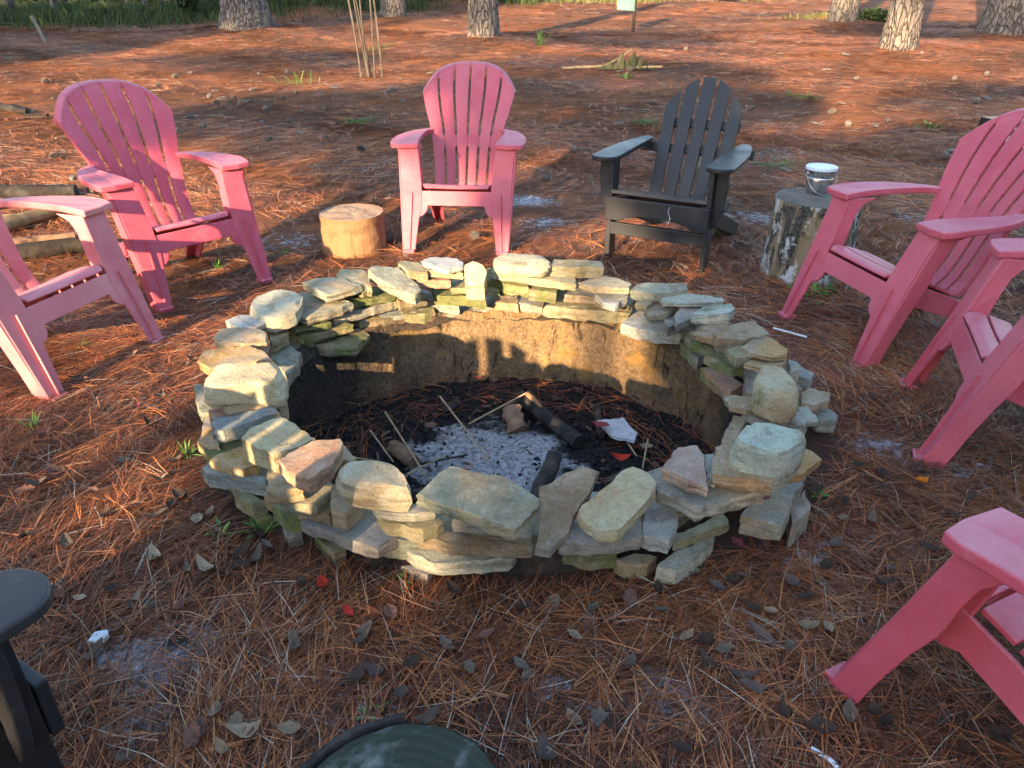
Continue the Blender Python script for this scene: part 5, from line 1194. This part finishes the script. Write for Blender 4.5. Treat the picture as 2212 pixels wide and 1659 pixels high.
# fallen branch with dry palmetto fronds
pp = on_ground(1345, 152); fb = empty('fallen_branch', pp); tag(fb, 'fallen branch with dry folded palm fronds in the middle distance', 'branch')
tube('stick', [(-.85, .0, .03), (-.3, .05, .05), (.1, 0, .04), (.55, -.03, .05)], .016, M['stick'], fb, 6)
tube('stick', [(-.3, .1, .03), (.0, .25, .15), (.15, .3, .25)], .010, M['stick'], fb, 6)
for k in range(9):
    x0 = -.3 + .085 * k; L = [.07, .12, .10, .24, .16, .26, .2, .12, .08][k]; w = .05
    me = mesh('frond', [(x0 - w, 0, .02), (x0 + w, -.06, .02), (x0 + .05, .02, L), (x0 - .02, .05, L * .7), (x0, .08, .03)], [(0, 1, 2), (0, 2, 3), (1, 4, 2), (4, 3, 2)]); a = me.attributes.new('tone', 'FLOAT', 'FACE'); a.data.foreach_set('value', [random.random() * .6, random.random(), random.random() * .5, .4]); link('frond', me, M['dryfrond'], fb)

# ---------------------------------------------------------------- wood edge: grass, shrubs, thin trunks
def grass(N, regs, name, hmin, hmax, label, dry, seed):
    rg = np.random.default_rng(seed); Xs, Ys = [], []
    for cx, cy, rx, ry, fr in regs:
        n = int(N * fr); Xs.append(rg.normal(cx, rx, n)); Ys.append(rg.normal(cy, ry, n))
    x, y = np.concatenate(Xs), np.concatenate(Ys); n = len(x); L = rg.uniform(hmin, hmax, n); th = rg.uniform(0, 6.28, n); ln = rg.uniform(.1, 1.2, n); w = rg.uniform(.005, .012, n); L *= rg.uniform(.4, 1, n)
    z = gz(x, y); dx, dy = np.cos(th), np.sin(th)
    A = np.stack([x - w, y, z - .02], -1); B = np.stack([x + w, y, z - .02], -1); C_ = np.stack([x + dx * ln * L * .4 + w * .7, y + dy * ln * L * .4, z + L * .65], -1); D_ = np.stack([x + dx * ln * L * .4 - w * .7, y + dy * ln * L * .4, z + L * .65], -1); E_ = np.stack([x + dx * ln * L, y + dy * ln * L, z + L * .9], -1); E2 = E_ + np.array([.004, 0, 0])
    V = np.stack([A, B, C_, D_, E_, E2], 1).reshape(-1, 3); b = (np.arange(n) * 6)[:, None]
    Q = np.concatenate([b + np.array([[0, 1, 2, 3]]), b + np.array([[3, 2, 5, 4]])], 1).reshape(-1, 4)
    tn = np.clip(rg.beta(2, 2, n) * .6 + dry, 0, 1); me = np_mesh(name, V, Q, np.repeat(tn, 2)); o = link(name, me, M['grass']); return tag(o, label, 'grass', kind='stuff')
grass(52000, [(-14.0, 18.6, 2.6, .75, .42), (-10.0, 20.2, 1.6, .7, .22), (-6.6, 21.6, 1.0, .6, .14), (-4.3, 23.2, .8, .5, .12), (-1.2, 25, .7, .4, .10)], 'grass', .12, .42, 'green grass along the edge of the wood at top left', .0, 3)
grass(5000, [(4.0, 27, 2.2, .7, .45), (11, 31, 4, 1.6, .4), (7.6, 19.6, .5, .3, .15)], 'grass', .08, .22, 'thin sunlit yellowish grass at the far top edge', .35, 4)
def leaf_cloud(blobs, n, size, seed, mat, parent, name='crown', flat=0.0):
    rg = np.random.default_rng(seed); vol = np.array([b[3] * b[4] * b[5] for b in blobs]) ** .8; idx = rg.choice(len(blobs), n, p=vol / vol.sum()); B = np.array(blobs)[idx]
    d = rg.normal(0, 1, (n, 3)); d /= np.linalg.norm(d, axis=1)[:, None]; C = B[:, :3] + d * B[:, 3:6] * (rg.uniform(.15, 1, n) ** .5)[:, None]
    d1 = rg.normal(0, 1, (n, 3)); d1 /= np.linalg.norm(d1, axis=1)[:, None]; d2 = np.cross(d1, rg.normal(0, 1, (n, 3))); d2 /= np.linalg.norm(d2, axis=1)[:, None]
    s = rg.uniform(.7, 1.3, n)[:, None] * size; a_, b_ = d1 * s, d2 * s * .5
    me = np_mesh(name, np.stack([C - a_, C - b_, C + a_, C + b_], 1).reshape(-1, 3), np.arange(n * 4).reshape(-1, 4), rg.uniform(0, 1, n)); return link(name, me, mat, parent)
SHR = [(-18.6, 20.6, 2.6), (-16.2, 20.9, 3.0), (-13.8, 21.6, 2.8), (-11.4, 22.4, 2.4), (-9.0, 23.4, 2.8), (-6.4, 24.6, 2.6), (-2.6, 27.0, 2.8), (.6, 28.5, 2.6), (3.4, 31, 2.8), (-21.5, 19.8, 2.6)]
SL = ['leftmost', 'second', 'third', 'fourth', 'fifth', 'sixth', 'seventh', 'eighth', 'ninth', 'outermost left']
for k, (x, y, s) in enumerate(SHR):
    root = empty('woodland_shrub', (x, y, gzf(x, y) - .1)); rr_ = random.Random(k)
    bl = [(rr_.uniform(-1.3, 1.3), rr_.uniform(-.6, .6), rr_.uniform(.25, s * .55), rr_.uniform(.6, 1.0), rr_.uniform(.5, .9), rr_.uniform(.4, .8)) for _ in range(9)]
    leaf_cloud(bl, 3600, .075, k + 60, M['shrub'], root, 'foliage'); tube('stem', [(0, 0, 0), (.1, 0, .8), (.0, .1, 1.8)], .06, M['barkdark'], root, 8, .03, .2, k)
    tag(root, SL[k] + ' dark shrub of the wood edge, counted from the left' if k < 9 else 'dark shrub beyond the left edge of the wood', 'shrub', 'dark shrubs along the wood edge')
root = empty('evergreen_bush', on_ground(415, 42)); leaf_cloud([(0, 0, .6, .30, .3, .6), (0, 0, 1.1, .2, .2, .6)], 1500, .06, 91, M['shrub'], root, 'foliage'); tube('stem', [(0, 0, -.05), (0, 0, 1.2)], .03, M['barkdark'], root, 6); tag(root, 'small dark evergreen bush left of the broad pine', 'bush')
root = empty('evergreen_bush', on_ground(1890, 47)); leaf_cloud([(0, 0, .10, .42, .2, .16)], 700, .05, 92, M['shrub'], root, 'foliage'); tube('stem', [(0, 0, -.05), (0, 0, .15)], .02, M['barkdark'], root, 6); tag(root, 'low green bush between the two trunks at top right', 'bush')
for k, (px, d, r) in enumerate([(150, 19.6, .09), (303, 20.6, .06), (342, 20.4, .08), (376, 20.9, .06), (255, 20.5, .05), (470, 21.8, .08), (1125, 26, .06), (1195, 25.4, .05), (1300, 27, .07), (1420, 28, .06), (1690, 30, .09), (60, 19.2, .10)]):
    x = (px - 1106) / FPX * d * .93; root = empty('young_tree', (x, d, gzf(x, d) - .1)); q = random.Random(k + 5); lx = q.uniform(-.3, .3)
    tube('trunk', [(lx * f, .0, 7 * f) for f in [j / 6 for j in range(7)]], r, M['stem'] if k % 2 else M['bark'], root, 8, r * .5, .2, k); leaf_cloud([(lx, 0, 6.3, 1.1, 1.1, 1.2)], 250, .16, k + 200, M['shrub'], root)
    tag(root, ['second', 'fourth', 'fifth', 'sixth', 'third', 'seventh', 'eighth', 'ninth', 'tenth', 'eleventh', 'last', 'first'][k] + ' slim trunk from the left along the far wood edge', 'tree', 'slim trunks at the wood edge')

# ---------------------------------------------------------------- trees behind the camera whose shade lies over the place
AW = Vector((-SUN_TO.x, -SUN_TO.y, 0)).normalized(); RT = Vector((AW.y, -AW.x, 0)); sE, cE = math.sin(SUN_EL), math.cos(SUN_EL)
def sun_pt(u, v, L): return RT * u - AW * L + Vector((0, 0, (v + L * sE) / cE))   # u: to the right across the sunlight, v: up across it
def shade_tree(base_u, L, blobs, n, label, seed, size=.085):
    b = RT * base_u - AW * L; root = empty('understory_tree', (b.x, b.y, gzf(b.x, b.y) - .1)); bl = []
    for u, v, ru, rv in blobs:
        p = sun_pt(u, v, L) - root.location; bl.append((p.x, p.y, p.z, ru, ru * .8, rv))
    leaf_cloud(bl, n, size, seed, M['shrub'], root)
    top = max(q[2] for q in bl); tube('trunk', [(0, 0, 0), (.1, .05, top * .4), (-.05, .1, top * .7), (0, 0, top)], .11, M['bark'], root, 10, .05, .2, seed)
    tag(root, label, 'tree', 'shade trees behind the viewer')
shade_tree(-4.5, 9, [(-5.4, -.25, 1.0, .85), (-4.3, -.2, .8, .82), (-3.2, -.22, .8, .84), (-4.5, -1.3, 1.6, .8)], 6000, 'leafy tree behind the viewer, far left, shading the near ground', 1)
shade_tree(-2.0, 8, [(-2.5, -.32, .6, .80), (-1.7, -.42, .6, .80), (-1.1, -.30, .55, .74), (-1.6, -1.2, 1.0, .8), (-2.6, -1.2, .9, .8), (-.6, -.15, .5, .62), (-.7, -1.0, .9, .8), (-.2, -.1, .4, .5), (-.52, .50, .36, .48), (-.5, 1.15, .38, .5)], 16500, 'leafy tree behind the viewer shading the front of the ring', 2)
shade_tree(.3, 8, [(-.1, .5, .6, 1.0), (.5, .4, .8, 1.2), (1.3, .4, .8, 1.3), (.3, 1.6, 1.1, .8), (-.4, 1.65, .6, .6), (2.1, .8, .9, 1.4), (.6, -.7, 1.6, .8), (1.8, -.6, 1.2, .9)], 15000, 'leafy tree behind the viewer shading the right of the pit', 3)
shade_tree(3.6, 9, [(2.9, .4, 1.1, 1.5), (4.3, .8, 1.2, 1.6), (3.6, 2.2, 1.2, 1.0), (5.4, .6, 1.0, 1.2), (2.6, 1.9, .8, .8)], 11000, 'leafy tree behind the viewer shading the chairs at right', 4)
shade_tree(-3.2, 13, [(-6.2, 1.95, 1.0, .5), (-4.9, 1.9, .9, .5), (-3.7, 1.85, .8, .5), (-2.6, 2.3, .7, .40), (-1.7, 1.85, .7, .5), (-.8, 1.8, .8, .6), (.2, 2.0, 1.0, .6), (1.6, 2.3, 1.2, .5), (-4.6, 2.55, 1.5, .4), (-2.2, 2.65, 1.4, .35), (-1.95, 1.32, .28, .16), (-2.2, 1.75, .45, .36), (-2.8, 2.15, .4, .32), (-3.35, 1.62, .55, .28), (-3.9, 1.5, .5, .22)], 16500, 'tall leafy tree behind the viewer shading the middle distance', 5)
shade_tree(-1.0, 20, [(-4.0, 3.3, 2.4, .16), (1.5, 3.1, 2.2, .22), (-9, 3.0, 2.0, .2), (3.5, 4.4, 2.4, .25), (7.0, 3.8, 2.2, .5), (-5.5, 4.6, 2.4, .22), (.5, 5.8, 3.0, .3), (6, 5.8, 2.4, .4)], 9000, 'high tree crown far behind the viewer', 6, .12)
# the wood goes on round the clearing, out of view
for k, (ang, r_, h_) in enumerate([(140, 19, 10), (158, 17, 11), (176, 16, 10), (194, 17, 11), (276, 18, 7), (294, 20, 8), (312, 18, 8), (328, 17, 9), (344, 16, 9), (4, 16, 11), (24, 18, 10)]):
    x, y = r_ * math.cos(D2R(ang)), r_ * math.sin(D2R(ang)); root = empty('woodland_tree', (x, y, gzf(x, y) - .1)); q = random.Random(k + 70)
    tube('trunk', [(0, 0, 0), (.1, 0, h_ * .3), (0, .1, h_ * .6), (0, 0, h_ * .9)], .22, M['bark'], root, 12, .08, .15, k)
    leaf_cloud([(q.uniform(-1.8, 1.8), q.uniform(-1.8, 1.8), h_ * q.uniform(.12, .9), q.uniform(1.4, 2.2), q.uniform(1.4, 2.2), q.uniform(1.0, 1.8)) for _ in range(12)], 4200, .24, k + 300, M['shrub'], root)
    tag(root, ['first', 'second', 'third', 'fourth'][k % 4 if k < 4 else (k - 4) % 4] + ' woodland tree ' + ('left of the clearing' if k < 4 else 'behind the viewer' if k < 8 else 'right of the clearing') + ', out of the picture', 'tree', 'woodland trees around the clearing')
